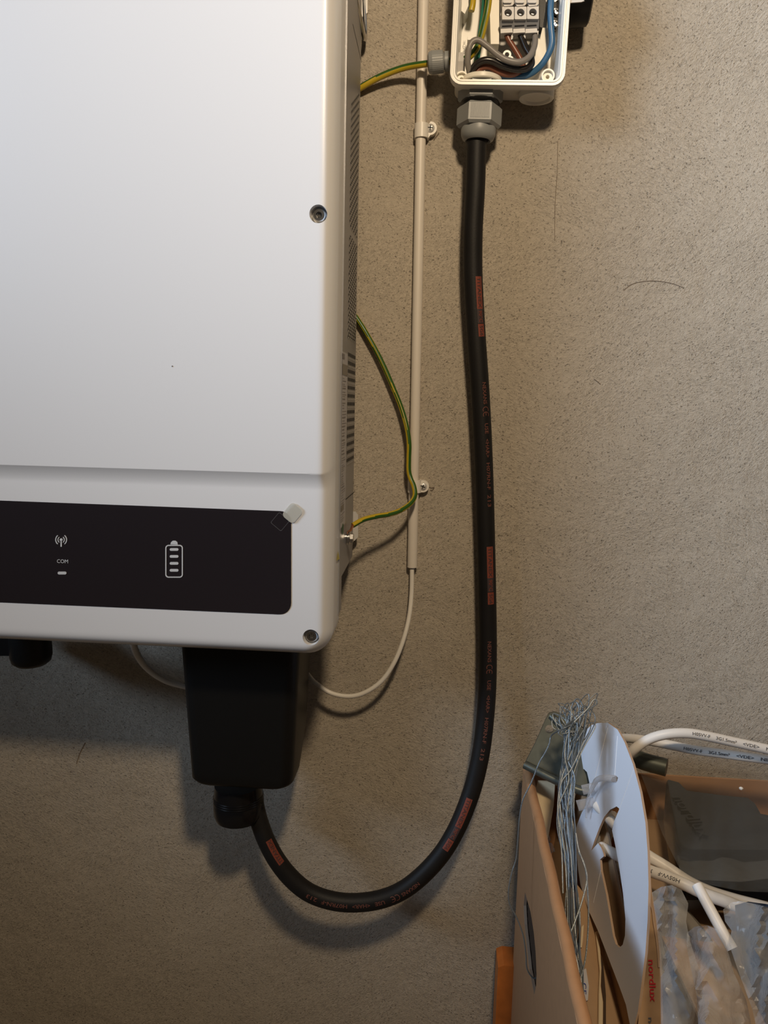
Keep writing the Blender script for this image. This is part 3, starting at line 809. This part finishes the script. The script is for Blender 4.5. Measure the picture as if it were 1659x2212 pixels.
cond('conductor', 'blue conductor along the right side of the box to the metal bar', ((1040, 186, .030), (1046, 165, .034), (1058, 156, .036), (1076, 164, .034), (1105, 169, .034), (1140, 162, .036), (1165, 145, .040), (1183, 120, .043), (1192, 93, .045), (1190, 54, .046), (1189, 22, .046), (1192, -15, .045), (1196, -55, .043)), 'wblue', .0036)
cond('conductor', 'teal green conductor behind the earth wire', ((1034, 184, .028), (1024, 158, .030), (1030, 128, .028), (1036, 90, .026), (1042, 45, .026), (1047, 0, .026), (1048, -50, .026)), 'wteal', .0033)
o = G().tube([P(1024, -60, .03), P(1023, -20, .032), P(1021, 8, .034), P(1018, 24, .034)], .0036, n=16, stripes=(2, 3, 4, 9, 10, 11), res=6).build('conductor', ['wyellow', 'wgreen'], smooth=True)
tag(o, 'short yellow and green wire end at the top left of the box', 'wire', 'conductors in the junction box')

# terminal block
tb = thing('terminal_block', 'grey three pole terminal block inside the junction box', 'terminal block', P(1122, 20, .006))
G().prism([(1080, -70), (1166, -70), (1165, 41), (1081, 43)], .040, .006).build('base', 'termgrey', tb)
cxs = (1097.5, 1124.5, 1151); 
for k, cx in enumerate(cxs):
    pm = G(); pm.prism(rrect(cx-12.6, 14.5-k*.4, cx+12.9, 42-k*.6, 1.5, 2), .0525, .038, holes=[circ(cx+.3, 27.5-k*.5, 8.2, 24)])
    o = pm.build('terminal', 'termgrey', tb, smooth=20)
    c = P(cx+.3, 27.5-k*.5, .0425)
    so = G().lathe(c, (0, -1, 0), [(.0043, 0), (.0043, .002), (.0036, .0028)], n=20).build('terminal_screw', 'steel', o, smooth=True)
    G().add([c+Vector((x, -.0030, z)) for x, z in ((-.0035, -.0005), (.0035, -.0009), (.0035, .0005), (-.0035, .0003))], [(0, 1, 2, 3)]).build('screw_slot', 'slot', o)
    up = G(); up.prism([(cx-12.6, -70), (cx+12.9, -70), (cx+12.9, 8), (cx+9, 12), (cx-8, 13.5), (cx-12.6, 6)], .0535, .036)
    up.prism(rrect(cx-11, -60, cx+8, 6, 3), .0560, .050)
    up.build('terminal_cover', 'termgrey', tb)
# lower sloping wire hood
def hoodP(x, y): return P(x, y, .0500-(y-42)*.00035)
hg = G().sheet([(1080, 43.5), (1165, 41.5), (1164, 62), (1081, 64)], [], lambda u, v, t: hoodP(u, v)+Vector((0, .010*t, 0)))
hg.build('wire_hood', 'termdark', tb)
for k, cx in enumerate(cxs):
    G().sheet([(cx-13, 55.8-k*.5), (cx+8, 54.6-k*.5), (cx+8, 57.4-k*.5), (cx-13, 58.6-k*.5)], [], lambda u, v, t: hoodP(u, v)+Vector((0, -.0005+.001*t, 0))).build('slot', 'slot', tb)
    G().prism([(cx-16, 62.5), (cx+9, 61), (cx+10, 70), (cx-16, 71.5)], .0440, .030).build('entry_lip', 'termgrey', tb)
    G().prism([(cx+8, 66), (cx+13, 66), (cx+10, 84), (cx+6, 86)], .0400, .020).build('entry_fin', 'termgrey', tb)
# dark operating shaft right of the block
o = G().prism([(1166, -60), (1180, -60), (1178, 24), (1172, 60), (1166, 58)], .046, .006).build('switch_shaft', 'blackpl', tb)

nb = thing('neutral_bar', 'small metal terminal bar with two screws at the right inside the box', 'terminal bar', P(1202, 40, .006))
G().prism([(1196, -40), (1209, -40), (1207, 66), (1196, 66)], .030, .006).build('bar', 'blackpl', nb)
for (x_, y_) in ((1203.5, 25), (1202, 51)):
    c = P(x_, y_, .034)
    so = G().lathe(c, (0, -1, 0), [(.0038, -.004), (.0038, 0), (.0030, .0012), (.0008, .0014)], n=14).build('screw', 'steel', nb, smooth=True)
    for a in (.7, 2.27):
        d = Vector((math.cos(a), 0, math.sin(a)))*.0026; e = Vector((-math.sin(a), 0, math.cos(a)))*.0005
        G().add([c+Vector((0, -.0017, 0))+x for x in (d+e, d-e, -d-e, -d+e)], [(0, 1, 2, 3)]).build('cross_slot', 'slot', so)
    G().prism([(x_-6, y_-7), (x_+5, y_-7), (x_+5, y_+7), (x_-6, y_+7)], .0305, .0295).build('clamp_plate', 'steel', nb)
G().prism([(1180, -3), (1210, -3), (1210, 4), (1180, 4)], .030, .026).build('shaft', 'steel', nb)

# rotary knob on the right side of the box
kn = thing('rotary_knob', 'black rotary switch knob on the right side of the junction box', 'knob', P(1228, -10, .036))
kc = P(1225, -8, .0365); ke = P(1276, -8, .0365); kx = (ke-kc).normalized(); kl = (ke-kc).length
lob = lambda t: 1-.07*(.5+.5*math.cos(5*t+1.2))**2
G().lathe(kc, kx, [(.031, .001), (.0325, .004), (.0318, kl*.5), (.0305, kl*.8), (.0300, kl*.93), (.027, kl), (.010, kl)], n=60, lobes=lob).build('grip', 'blackpl', kn, smooth=40)
G().lathe(kc, kx, [(.0250, -.004), (.0250, .002)], n=30).build('collar', 'blackpl', kn, smooth=True)
G().prism([(1229, 0), (1260, 0), (1263, 1.5), (1256, 4), (1229, 6)], .0687, .0670).build('pointer_mark', 'termgrey', kn)

# ------------------------------------------------------------------ wooden board
wd = G(); a = P(1076, 2086, .045); b = P(1130, 2083, .045)
wd.sheet([(a.x, .001), (b.x+.03, .001), (b.x+.03, a.z-.001), (a.x+.008, a.z+.001), (a.x, a.z-.003)], [], lambda u, v, t: Vector((u, -.045+.038*t, v)))
o = wd.build('wooden_board', 'wood'); tag(o, 'orange stained wooden board end standing left of the cardboard box', 'board')

# ------------------------------------------------------------------ big cardboard box
YBK = .035
c0 = P(1130, 1652, YBK); X0 = c0.x; Z0 = c0.z
YN = .66; X1 = X0+.60
cb = thing('cardboard_box', 'large open brown cardboard box of lamp parts against the wall', 'box', (X0+.3, -.35, 0))
def SX(px, py): q_ = PX(px, py, X0); return (-q_.y, q_.z)
slit = [SX(x, y) for x, y in ((1134, 1927), (1139, 1945), (1146, 1970), (1153, 2014), (1157, 2057), (1159, 2105), (1158, 2129), (1154, 2149), (1149, 2124), (1143, 2093), (1138, 2045), (1133, 1997), (1131, 1956))]
lpnl = G().sheet([(YBK, .001), (YN, .001), (YN, Z0-.006), (YBK, Z0-.006)], [slit], lambda u, v, t: Vector((X0+.0035*t, -u, v)), mi=0, mside=1)
lpnl.build('side_panel', ['card', 'cardedge'], cb)
G().sheet([(YBK, .001), (YN, .001), (YN, Z0-.006), (YBK, Z0-.006)], [], lambda u, v, t: Vector((X0+.0075+.0035*t, -u, v))).build('side_panel', 'card', cb)
# folded top edge: half round running towards the camera
fl = G(); n_ = 30; loops = []
for i in range(n_+1):
    y = YBK+(YN-YBK)*i/n_
    wv = .0006*math.sin(i*1.3)
    loops.append([Vector((X0+.0055+wv-.0057*math.cos(a), -y, Z0-.0062+.0062*math.sin(a))) for a in [PI*j/8 for j in range(9)]])
fl.loft(loops, False, False, closed=False)
fl.build('folded_edge', 'card', cb, smooth=True)
# corrugation seen in the hand slit
cr_ = G(); ys_ = [s_[0] for s_ in slit]; zs_ = [s_[1] for s_ in slit]
z = min(zs_)-.002; k = 0
while z < max(zs_)+.002:
    xx = X0+.0042+(.0022 if k % 2 else 0)
    cr_.add([(xx, -min(ys_)+.006, z), (xx, -max(ys_)-.006, z), (X0+.0042+(0 if k % 2 else .0022), -max(ys_)-.006, z+.0024), (X0+.0042+(0 if k % 2 else .0022), -min(ys_)+.006, z+.0024)], [(0, 1, 2, 3)])
    z += .0024; k += 1
cr_.build('corrugation', 'slit', cb)
G().box((X0+.002, -YBK-.0035, .001), (X1, -YBK, Z0-.002)).build('back_panel', 'card', cb)
G().box((X1-.004, -YN, .001), (X1, -YBK-.0035, Z0-.002)).build('side_panel', 'card', cb)
G().box((X0+.011, -YN, .001), (X1-.004, -YN+.0035, Z0-.03)).build('front_panel', 'card', cb)
G().box((X0+.011, -YN+.0035, .001), (X1-.004, -YBK-.0035, .005)).build('base_panel', 'cardin', cb)

# sheet of brown board standing in the box to the right of the fold
def cardY(px, py): return .05+(px-1240)*.0011+(py-1562)*.00025
def cardP(px, py, t, off=0, th=.0024):
    """card surface with a gentle roll; t goes into the thickness along the card normal"""
    Y = cardY(px, py)+.006*math.sin((px-1240)/42.0)
    p = P(px, py, Y)
    return p+CN*(off-th*t)
_a, _b, _c2 = P(1300, 1700, cardY(1300, 1700)), P(1380, 1700, cardY(1380, 1700)), P(1300, 2000, cardY(1300, 2000))
CN = (_b-_a).cross(_c2-_a).normalized()
if CN.dot(CAM-_a) < 0: CN = -CN

div = thing('brown_divider', 'brown cardboard divider standing behind the white cut-out card', 'divider', (X0+.06, -.2, .30))
dv = G().sheet([(1196, 1698), (1262, 1700), (1290, 1800), (1322, 1960), (1345, 2100), (1345, 2290), (1238, 2290), (1210, 2140), (1192, 2030), (1180, 1955), (1172, 1880), (1180, 1790)], [],
               lambda u, v, t: cardP(u, v, t, off=-.012), mi=0, mside=1, step=26)
dv.build('panel', ['cardin', 'cardedge'], div)
# lower flap leaning out of the box, with its torn strip and paper label
def flapP(u, v, t, off=0, th=.003): return P(u, v, .18+(v-1950)*.0006-(u-1260)*.0004+off)+Vector((0, th*t, -th*t*.5))
G().sheet([(1238, 1900), (1262, 1930), (1285, 1985), (1330, 2090), (1385, 2230), (1390, 2300), (1262, 2300), (1246, 2140), (1232, 2040), (1225, 1960)], [], lambda u, v, t: flapP(u, v, t), mi=0, mside=1, step=30).build('flap', ['cardin', 'cardedge'], div)
G().sheet([(1287, 2015), (1292, 2013), (1296, 2045), (1299, 2090), (1297, 2130), (1302, 2165), (1301, 2290), (1293, 2290), (1294, 2150), (1296, 2100), (1291, 2050)], [], lambda u, v, t: flapP(u, v, t, .006, .004), step=14).build('torn_edge', 'cream', div)
G().sheet([(1296, 2060), (1300, 2090), (1299, 2130), (1304, 2165), (1303, 2290), (1309, 2290), (1309, 2150), (1303, 2080)], [], lambda u, v, t: flapP(u, v, t, .002, .001), step=14).build('torn_groove', 'slit', div)
G().sheet([(1256, 2003), (1261, 1998), (1259, 2030), (1257, 2046), (1254, 2047)], [], lambda u, v, t: flapP(u, v, t, .004, .002)).build('torn_flap', 'cream', div)
G().sheet([(1250, 2100), (1266, 2092), (1272, 2130), (1270, 2160), (1262, 2165), (1252, 2130)], [], lambda u, v, t: flapP(u, v, t, .004, .0006)).build('paper_label', 'sticker', div)
vs, fs = text_geo('CE', 20, res=2)
obj('label_print', [flapP(1257+v.y*.7, 2122+v.x*1.1, 0, .005) for v in vs], fs, 'inkblue', div)

cm = G().sheet([(1163, 1688), (1199, 1690), (1196, 1740), (1186, 1800), (1172, 1862), (1166, 1845), (1158, 1760), (1156, 1710)], [], lambda u, v, t: P(u, v, .070+(v-1690)*.0005)+Vector((0, .003*t, 0)))
o = cm.build('pale_card', 'cream'); tag(o, 'small pale cardboard piece under the metal bracket', 'card')

# ------------------------------------------------------------------ white cut-out card
wt = thing('cutout_card', 'white faced cardboard insert with hand hole and rounded top', 'card', (X0+.1, -.22, .40))
outl = [(1291, 1562), (1313, 1561), (1334, 1576), (1349, 1603), (1367, 1650), (1383, 1711), (1394, 1776), (1399, 1841), (1401, 1913), (1399, 1985), (1394, 2058), (1385, 2130), (1378, 2184), (1371, 2212), (1366, 2240),
        (1352, 2170), (1339, 2134), (1315, 2071), (1291, 2009), (1272, 1968), (1254, 1912), (1249, 1880), (1244, 1830), (1240, 1800), (1247, 1780), (1256, 1757), (1266, 1738), (1272, 1718), (1273, 1690), (1268, 1668), (1261, 1661), (1254, 1668), (1247, 1690),
        (1238, 1722), (1228, 1762), (1216, 1790), (1204, 1765), (1203, 1710), (1210, 1668), (1232, 1632), (1254, 1603), (1266, 1577), (1278, 1566)]
hole = [(1332, 1742), (1318, 1749), (1305, 1765), (1295, 1787), (1289, 1803), (1284, 1816), (1277, 1838), (1292, 1821), (1299, 1832), (1304, 1845), (1304, 1850), (1296, 1857), (1298, 1881), (1309, 1931), (1318, 1985), (1324, 2021), (1330, 2040),
        (1338, 2047), (1345, 2041), (1350, 2021), (1351, 1985), (1346, 1931), (1337, 1870), (1329, 1826), (1322, 1794), (1326, 1776), (1338, 1747)]
slot_ = [(1319, 1686), (1323, 1679), (1331, 1676), (1335, 1680), (1333, 1688), (1326, 1690)]
G().sheet(outl, [hole, slot_], lambda u, v, t: cardP(u, v, t), mi=0, mside=1, step=15).build('card_face', ['whitecard', 'cardedge'], wt, smooth=30)
# scored creases
for (a, b) in (((1313, 1572), (1283, 1690)), ((1334, 1590), (1328, 1675)), ((1369, 1660), (1338, 1748)), ((1298, 1880), (1282, 1950))):
    pts = [cardP(a[0]+(b[0]-a[0])*i/6, a[1]+(b[1]-a[1])*i/6, 0, off=.0001) for i in range(7)]
    G().tube(pts, .00035, n=5, res=1).build('score_line', 'cover', wt)

# clear plastic anchor through the card
an = thing('clear_anchor', 'clear plastic cable anchor pushed through the white card', 'plastic clip', cardP(1285, 1720, 0, off=.01), 'clear plastic anchors')
ag = G()
ag.tube([cardP(*p, 0, off=o_) for *p, o_ in ((1331, 1683, -.002), (1322, 1682, .006), (1310, 1686, .010), (1301, 1698, .010), (1292, 1718, .010), (1284, 1742, .009), (1277, 1768, .006))], lambda t: .0042*(1-t*.75), n=10, res=5)
ag.lathe(cardP(1287, 1704, 0, off=.006), (P(1300, 1700, .12)-P(1272, 1706, .12)), [(.0055, -.010), (.0055, .010)], n=16)
ag.lathe(cardP(1278, 1737, 0, off=.006), (P(1290, 1733, .12)-P(1262, 1740, .12)), [(.0062, -.011), (.0050, .011)], n=16)
ag.build('anchor_body', 'clear', an, smooth=True)
an2 = thing('clear_anchor', 'clear plastic anchor lying in the box left of the wire bundle', 'plastic clip', P(1180, 1850, .12), 'clear plastic anchors')
ag = G()
ag.lathe(P(1174, 1812, .11), P(1186, 1808, .11)-P(1166, 1815, .11), [(.0045, -.008), (.0045, .008)], n=14)
ag.lathe(P(1180, 1836, .12), P(1190, 1831, .12)-P(1170, 1840, .12), [(.0055, -.009), (.0055, .009)], n=14)
ag.tube([P(1178, 1820, .12), P(1186, 1870, .125), P(1196, 1920, .135), P(1206, 1945, .14)], lambda t: .0058*(1-.4*t), n=10, res=5)
ag.build('anchor_body', 'clear', an2, smooth=True)

# coil of clear bag seen through the hand hole
bgc = thing('clear_bag_roll', 'rolled clear plastic bag with blue print seen through the hand hole', 'plastic bag', P(1320, 1850, .13))
cgx = G()
for k in range(3):
    cgx.tube([P(1322-k*4, 1768+k*4, .10), P(1305-k*4, 1800, .14), P(1303-k*3, 1840+k*3, .15), P(1318, 1876+k*4, .15), P(1345, 1880+k*5, .14)], .010, n=12, res=6)
cgx.build('folds', 'clear', bgc, smooth=True)
vs, fs = text_geo('no', 22, res=2)
obj('blue_print', [cardP(1322+v.y*.3+v.x*.35, 1822+v.x*.75-v.y*.45, 0, off=-.0075) for v in vs], fs, 'inkblue', bgc)

# ------------------------------------------------------------------ metal bracket
br = thing('metal_bracket', 'dark galvanised bracket with round hole at the back corner of the box', 'bracket', P(1200, 1640, .07))
def brP(u, v, t, off=0): return P(u, v, .045+(v-1540)*.00045)+Vector((0, .0022*t-off, 0))
G().sheet([(1136, 1645), (1156, 1606), (1178, 1556), (1186, 1541), (1196, 1538), (1215, 1543), (1240, 1556), (1262, 1580), (1290, 1620), (1300, 1700), (1260, 1716), (1215, 1692), (1170, 1670), (1140, 1656)], [circ(1187, 1575, 9.5, 20, ry=9)],
          lambda u, v, t: brP(u, v, t), step=22).build('plate', 'bracket', br, smooth=True)
G().tube([brP(1133, 1650, 0, .002), brP(1165, 1664, 0, .005), brP(1200, 1681, 0, .006), brP(1245, 1700, 0, .006), brP(1285, 1712, 0, .004)], .0052, n=14, res=6).build('rolled_flange', 'bracket', br, smooth=True)
G().tube([brP(1190, 1546, 0, .001), brP(1206, 1560, 0, .003), brP(1230, 1582, 0, .003), brP(1260, 1606, 0, .002)], .0045, n=14, res=6).build('pressed_rib', 'bracket', br, smooth=True)

# ------------------------------------------------------------------ bundle of steel wires
wb = thing('wire_bundle', 'tangled bundle of thin galvanised steel hanging wires', 'wire bundle', P(1240, 1800, .16))
rr = random.Random(11)
def wY(py): return .14+(py-1520)*.00031
for k in range(26):
    ox = rr.uniform(-1, 1); pts = []
    tx, ty = 1240+ox*26+rr.uniform(-12, 12), 1545+rr.uniform(-28, 30)
    # short curl at the top
    kx_, ky_ = tx+rr.uniform(-22, 24), ty-rr.uniform(-6, 24)
    pts += [(1232+rr.uniform(-18, 18), 1592+rr.uniform(-14, 14)), (tx-rr.uniform(4, 16), ty+10), (kx_, ky_), (tx+rr.uniform(4, 20), ty+rr.uniform(6, 16))]
    s1, s2, s3 = rr.uniform(-1, 1), rr.uniform(-1, 1), rr.uniform(-1, 1)
    pts += [(1236+ox*20, 1625), (1226+s1*20, 1690+rr.uniform(-14, 14)), (1222+s2*20, 1765+rr.uniform(-20, 20)), (1230+s2*15, 1850+rr.uniform(-20, 20)), (1236+s3*14, 1930), (1240+s3*15, 2010), (1246+s1*13, 2080), (1252+s1*9, 2125+rr.uniform(-25, 25)), (1256+s2*6, 2165+rr.uniform(-20, 10))]
    Yo = rr.uniform(-.012, .020)
    r_ = rr.choice((.0006, .0007, .0008, .0006))
    o = G().tube([P(x, y, wY(y)+Yo+rr.uniform(-.002, .002)) for x, y in pts], r_, n=6, res=6).build('strand', 'wire', wb, smooth=True)
for pts in (((1234, 1566), (1212, 1576), (1192, 1588), (1187, 1606), (1180, 1622), (1164, 1650), (1148, 1690), (1129, 1730), (1122, 1770), (1119, 1810), (1115, 1855), (1106, 1885), (1099, 1922), (1101, 1952), (1117, 1984), (1130, 2020), (1136, 2060), (1138, 2090), (1147, 2108), (1158, 2113), (1180, 2100), (1206, 2068), (1226, 2030), (1246, 1980), (1262, 1930), (1268, 1896), (1262, 1868), (1250, 1835), (1244, 1800)),
            ((1240, 1560), (1255, 1545), (1270, 1530), (1280, 1514), (1288, 1511), (1289, 1521), (1279, 1527), (1268, 1540), (1262, 1580), (1248, 1640)),
            ((1250, 1840), (1264, 1872), (1270, 1930), (1271, 1990), (1266, 2060), (1256, 2110)),
            ((1262, 1600), (1235, 1660), (1213, 1690), (1205, 1740), (1208, 1790), (1214, 1850), (1216, 1930))):
    Y0 = .135
    o = G().tube([P(x, y, (.150+(y-1560)*.00012 if x < 1200 else wY(y)+.018)) for x, y in pts], .0008, n=6, res=6).build('strand', 'wire', wb, smooth=True)
    if pts[0] == (1234, 1566): tag(o, 'loose wire looping out over the cardboard side')

# ------------------------------------------------------------------ right-hand contents
nbx = thing('printed_carton', 'brown lamp carton with red lettering right of the white card', 'carton', P(1410, 2100, .36))
def nP(u, v, t): return P(u, v, .25+(v-1915)*.0004+(u-1400)*.0002)+Vector((.003, .0028, 0))*t
G().sheet([(1386, 1904), (1401, 1912), (1407, 1950), (1415, 1985), (1421, 2040), (1425, 2095), (1428, 2290), (1362, 2290), (1378, 2215), (1388, 2100)], [], nP, mi=0, mside=1, step=30).build('panel', ['cardin', 'cardedge'], nbx)
G().tube([nP(1401, 1914, -.2), nP(1407, 1950, -.3), nP(1411, 1968, -.2), nP(1414, 1990, -.3), nP(1421, 2040, -.2), nP(1425, 2090, -.2)], .0012, n=6, res=4).build('torn_edge', 'cardedge', nbx)
vs, fs = text_geo('nordlux', 24, offset=.4, res=2)
k = 92/max(v.x for v in vs)
obj('red_lettering', [nP(1403+v.y*.80+v.x*k*.05, 2070+v.x*k, -.5) for v in vs], fs, 'inkred', nbx)
vs, fs = text_geo('nor', 22, offset=.6, res=2)
obj('black_lettering', [nP(1402+v.y*.6, 2196+v.x*1.2, -.25) for v in vs], fs, 'ink', nbx)

def flexcable(name, label, pts, r_):
    o = thing(name, label, 'cable', P(*pts[len(pts)//2]), 'white flexible cables in the box')
    p3 = [P(*p) for p in pts]
    G().tube(p3, r_, n=18, res=8).build('sheath', 'flex', o, smooth=True)
    return o, Path(p3, 8)
fa, pa_ = flexcable('flex_cable', 'upper white flexible cable arching over its neighbour by the wall', ((1300, 1730, .10), (1325, 1680, .125), (1352, 1640, .14), (1372, 1617, .15), (1402, 1597, .15), (1440, 1586, .15), (1485, 1584, .148), (1530, 1591, .145), (1590, 1604, .14), (1659, 1619, .135), (1740, 1638, .13), (1850, 1660, .12)), .0056)
fb, pb_ = flexcable('flex_cable', 'lower white flexible cable running under the arching one', ((1300, 1610, .05), (1330, 1597, .07), (1360, 1595, .09), (1400, 1600, .105), (1450, 1610, .115), (1500, 1620, .12), (1560, 1628, .12), (1620, 1636, .12), (1700, 1647, .115), (1850, 1670, .11)), .0054)
for path_, parent_, a, b, ang in ((pa_, fa, (1493, 1586), (1725, 1634), -.05), (pb_, fb, (1477, 1617), (1720, 1650), .05)):
    d0, d1 = path_.near(*a), path_.near(*b); L_ = d1-d0
    for s_, u0, u1 in (('H05VV-F', 0, .155), ('3G1.5mm²', .205, .395), ('<VDE>', .45, .60), ('NINGBO', .66, .90)):
        print_on(path_, s_, d0+L_*u0, .0046, .0055, ang, mats='ink', parent=parent_, length=L_*(u1-u0), name='cable_print', up=.0004)
fc_, pc_ = flexcable('flex_cable', 'cream flexible cable lying across the box in front of the black lamp', ((1290, 1740, .15), (1335, 1788, .19), (1370, 1825, .22), (1400, 1848, .235), (1440, 1873, .245), (1485, 1903, .255), (1530, 1925, .26), (1590, 1944, .26), (1660, 1962, .26), (1760, 1990, .26), (1900, 2010, .26)), .0058)
fd_, pd_ = flexcable('flex_cable', 'printed cream cable just below the one crossing the box', ((1300, 1830, .17), (1350, 1856, .21), (1400, 1880, .245), (1440, 1894, .262), (1480, 1911, .272), (1525, 1932, .276), (1580, 1952, .276), (1659, 1984, .272), (1760, 2020, .27), (1900, 2050, .26)), .0060)
d0, d1 = pd_.near(1470, 1905), pd_.near(1402, 1884)
print_on(pd_, 'H05VV-F', d0, .0048, .0060, -.1, flip=True, mats='ink', parent=fd_, length=abs(d1-d0)*.60, name='cable_print', up=.0004)
print_on(pd_, '3G1', d0-(d0-d1)*.78, .0048, .0060, -.1, flip=True, mats='ink', parent=fd_, length=abs(d1-d0)*.20, name='cable_print', up=.0004)
fe, pe_ = flexcable('cable_offcut', 'short cut off piece of cream cable leaning down to the right', ((1506, 1912, .315), (1521, 1940, .325), (1540, 1975, .335), (1559, 2010, .345), (1582, 2050, .355)), .0050)

# black lamp head in a clear bag
ZL = .553
lampo = thing('lamp_fixture', 'black rectangular lamp housing with embossed lettering inside a clear bag', 'lamp', PZ(1560, 1780, ZL-.04))
lp_px = [(1440, 1682), (1462, 1688), (1480, 1706), (1560, 1717), (1615, 1722), (1632, 1735), (1645, 1758), (1700, 1768), (1900, 1775), (1900, 1840), (1490, 1838), (1472, 1832), (1462, 1815)]
def lz(x, y, z): q_ = PZ(x, y, ZL); return Vector((q_.x, q_.y, z))
top = [lz(x, y, ZL) for x, y in lp_px]; cen = sum(top, Vector())/len(top)
lg = G(); lg.loft([[Vector((p.x, p.y, ZL-.055)) for p in top], [Vector((p.x, p.y, ZL-.005)) for p in top], [p.lerp(cen, .015)+Vector((0, 0, -.0012)) for p in top], [p.lerp(cen, .035) for p in top]])
lg.build('shell', 'blackglossy', lampo, smooth=25)
vs, fs = text_geo('nordlux', 1.0, extrude=.03, res=3)
mxx = max(v.x for v in vs)
A0, A1, B1 = PZ(1450, 1724, ZL), PZ(1512, 1813, ZL), PZ(1477, 1722, ZL)
ux = (A1-A0)/mxx; uy = (B1-A0)/.72
obj('embossed_lettering', [A0+ux*v.x+uy*v.y*1.0+Vector((0, 0, .0016+v.z*.03)) for v in vs], fs, 'blackglossy', lampo)
# dark rod end behind the card
rod = thing('dark_rod', 'dark grey metal rod end lying behind the white card near the wall', 'rod', P(1385, 1642, .08))
G().tube([P(1330, 1625, .10), P(1360, 1633, .10), P(1395, 1646, .11), P(1440, 1658, .12)], .0105, n=18, res=5).build('rod_body', 'bracket', rod, smooth=True)
# brown card lying under the lamp
o = G().sheet([(.245, -.50), (X1-.01, -.50), (X1-.01, -.045), (.225, -.045)], [], lambda u, v, t: Vector((u, v, .475-.004*t))).build('inner_carton', 'cardin'); tag(o, 'brown carton lid lying in the box under the lamp', 'carton')

def crumple(u, v, amp, sc, seed, st=.28, lean=0):
    a_ = (u+lean*v)*sc; p = Vector((a_, v*sc*st, seed))
    w_ = noise.noise(p*.7+Vector((3, 9, seed)))
    q_ = p+Vector((w_*1.3, w_*.6, 0))
    n1 = noise.noise(q_); n2 = noise.noise(q_*2.1+Vector((7, 1, 3))); n3 = noise.noise(Vector((u*sc*2.6, v*sc*1.9, seed+4)))
    return amp*((1-abs(n1)*2.4)*.65+(1-abs(n2)*2)*.28+n3*.16)
# film of the lamp bag
fo = thing('lamp_bag', 'clear plastic bag wrapped over the black lamp', 'plastic bag', PZ(1560, 1760, ZL+.01))
def filmP(u, v, t):
    q_ = PZ(u, v, ZL+.010+crumple(u, v, .006, .012, 3.1)); return q_
G().sheet([(1376, 1652), (1420, 1658), (1470, 1657), (1560, 1656), (1640, 1654), (1760, 1652), (1850, 1700), (1850, 1880), (1700, 1893), (1600, 1905), (1500, 1900), (1470, 1880), (1430, 1800), (1395, 1700)], [], filmP, step=14, thick=False).build('film', 'film', fo, smooth=60)
G().sheet([(1462, 1848), (1560, 1852), (1850, 1850), (1850, 1935), (1600, 1925), (1500, 1905), (1470, 1885)], [], lambda u, v, t: PZ(u, v, ZL-.012+crumple(u, v, .008, .02, 8.1)), step=14, thick=False).build('film_front', 'film', fo, smooth=60)
o = G().lathe(PZ(1601, 1703, ZL+.018), (0, 0, 1), [(.0020, -.001), (.0024, .0006), (.0010, .0016)], n=7).build('plaster_crumb', 'pvc'); tag(o, 'tiny white crumb on the clear bag over the lamp', 'crumb')

def bag(name, label, poly, Yf, amp, sc, seed, m, step=11):
    b_ = thing(name, label, 'plastic bag', P(poly[0][0], poly[len(poly)//2][1], .35), 'plastic bags in the box')
    G().sheet(poly, [], lambda u, v, t: P(u, v, Yf(u, v)+crumple(u, v, amp, sc, seed)), step=step, thick=False).build('film', m, b_, smooth=60)
    return b_
b1 = bag('plastic_bag', 'clear grey plastic bag standing beside the red lettered carton', [(1408, 1928), (1428, 1916), (1451, 1912), (1472, 1922), (1487, 1952), (1482, 1990), (1490, 2030), (1512, 2100), (1522, 2160), (1530, 2290), (1429, 2290), (1427, 2110), (1425, 2090), (1425, 2060), (1417, 1985), (1411, 1950)],
         lambda u, v: .30+(v-1910)*.0003+.03*math.sin((u-1400)/40), .035, .018, 1.7, 'bag')
b2 = bag('plastic_bag', 'crumpled clear plastic bag below the cut off cable piece', [(1484, 2015), (1500, 2002), (1528, 1999), (1550, 2008), (1567, 2035), (1585, 2100), (1612, 2160), (1640, 2290), (1512, 2290), (1505, 2150), (1490, 2080), (1483, 2045)],
         lambda u, v: .335+(v-2000)*.0003+.035*math.sin((u-1480)/38), .032, .022, 5.2, 'bag')
b3 = bag('plastic_bag', 'clear bag of dark blue goods at the right edge', [(1562, 1965), (1578, 1950), (1600, 1946), (1640, 1955), (1720, 1975), (1900, 2010), (1900, 2290), (1650, 2290), (1625, 2180), (1592, 2090), (1575, 2040), (1580, 2010), (1566, 1990)],
         lambda u, v: .345+(v-1950)*.0003, .035, .016, 9.4, 'bag')
G().sheet([(1596, 1970), (1625, 1962), (1900, 2000), (1900, 2290), (1680, 2290), (1640, 2160), (1610, 2095), (1600, 2040)], [], lambda u, v, t: P(u, v, .29+(v-1950)*.0003+crumple(u, v, .02, .02, 2.2))+Vector((0, .01*t, 0)), step=20).build('goods', 'bagdark', b3, smooth=60)
G().sheet([(1415, 1960), (1470, 1950), (1560, 2060), (1600, 2140), (1640, 2290), (1428, 2290)], [], lambda u, v, t: P(u, v, .25+(v-1950)*.0003)+Vector((0, .01*t, 0)), step=30).build('goods', 'goods', b1)
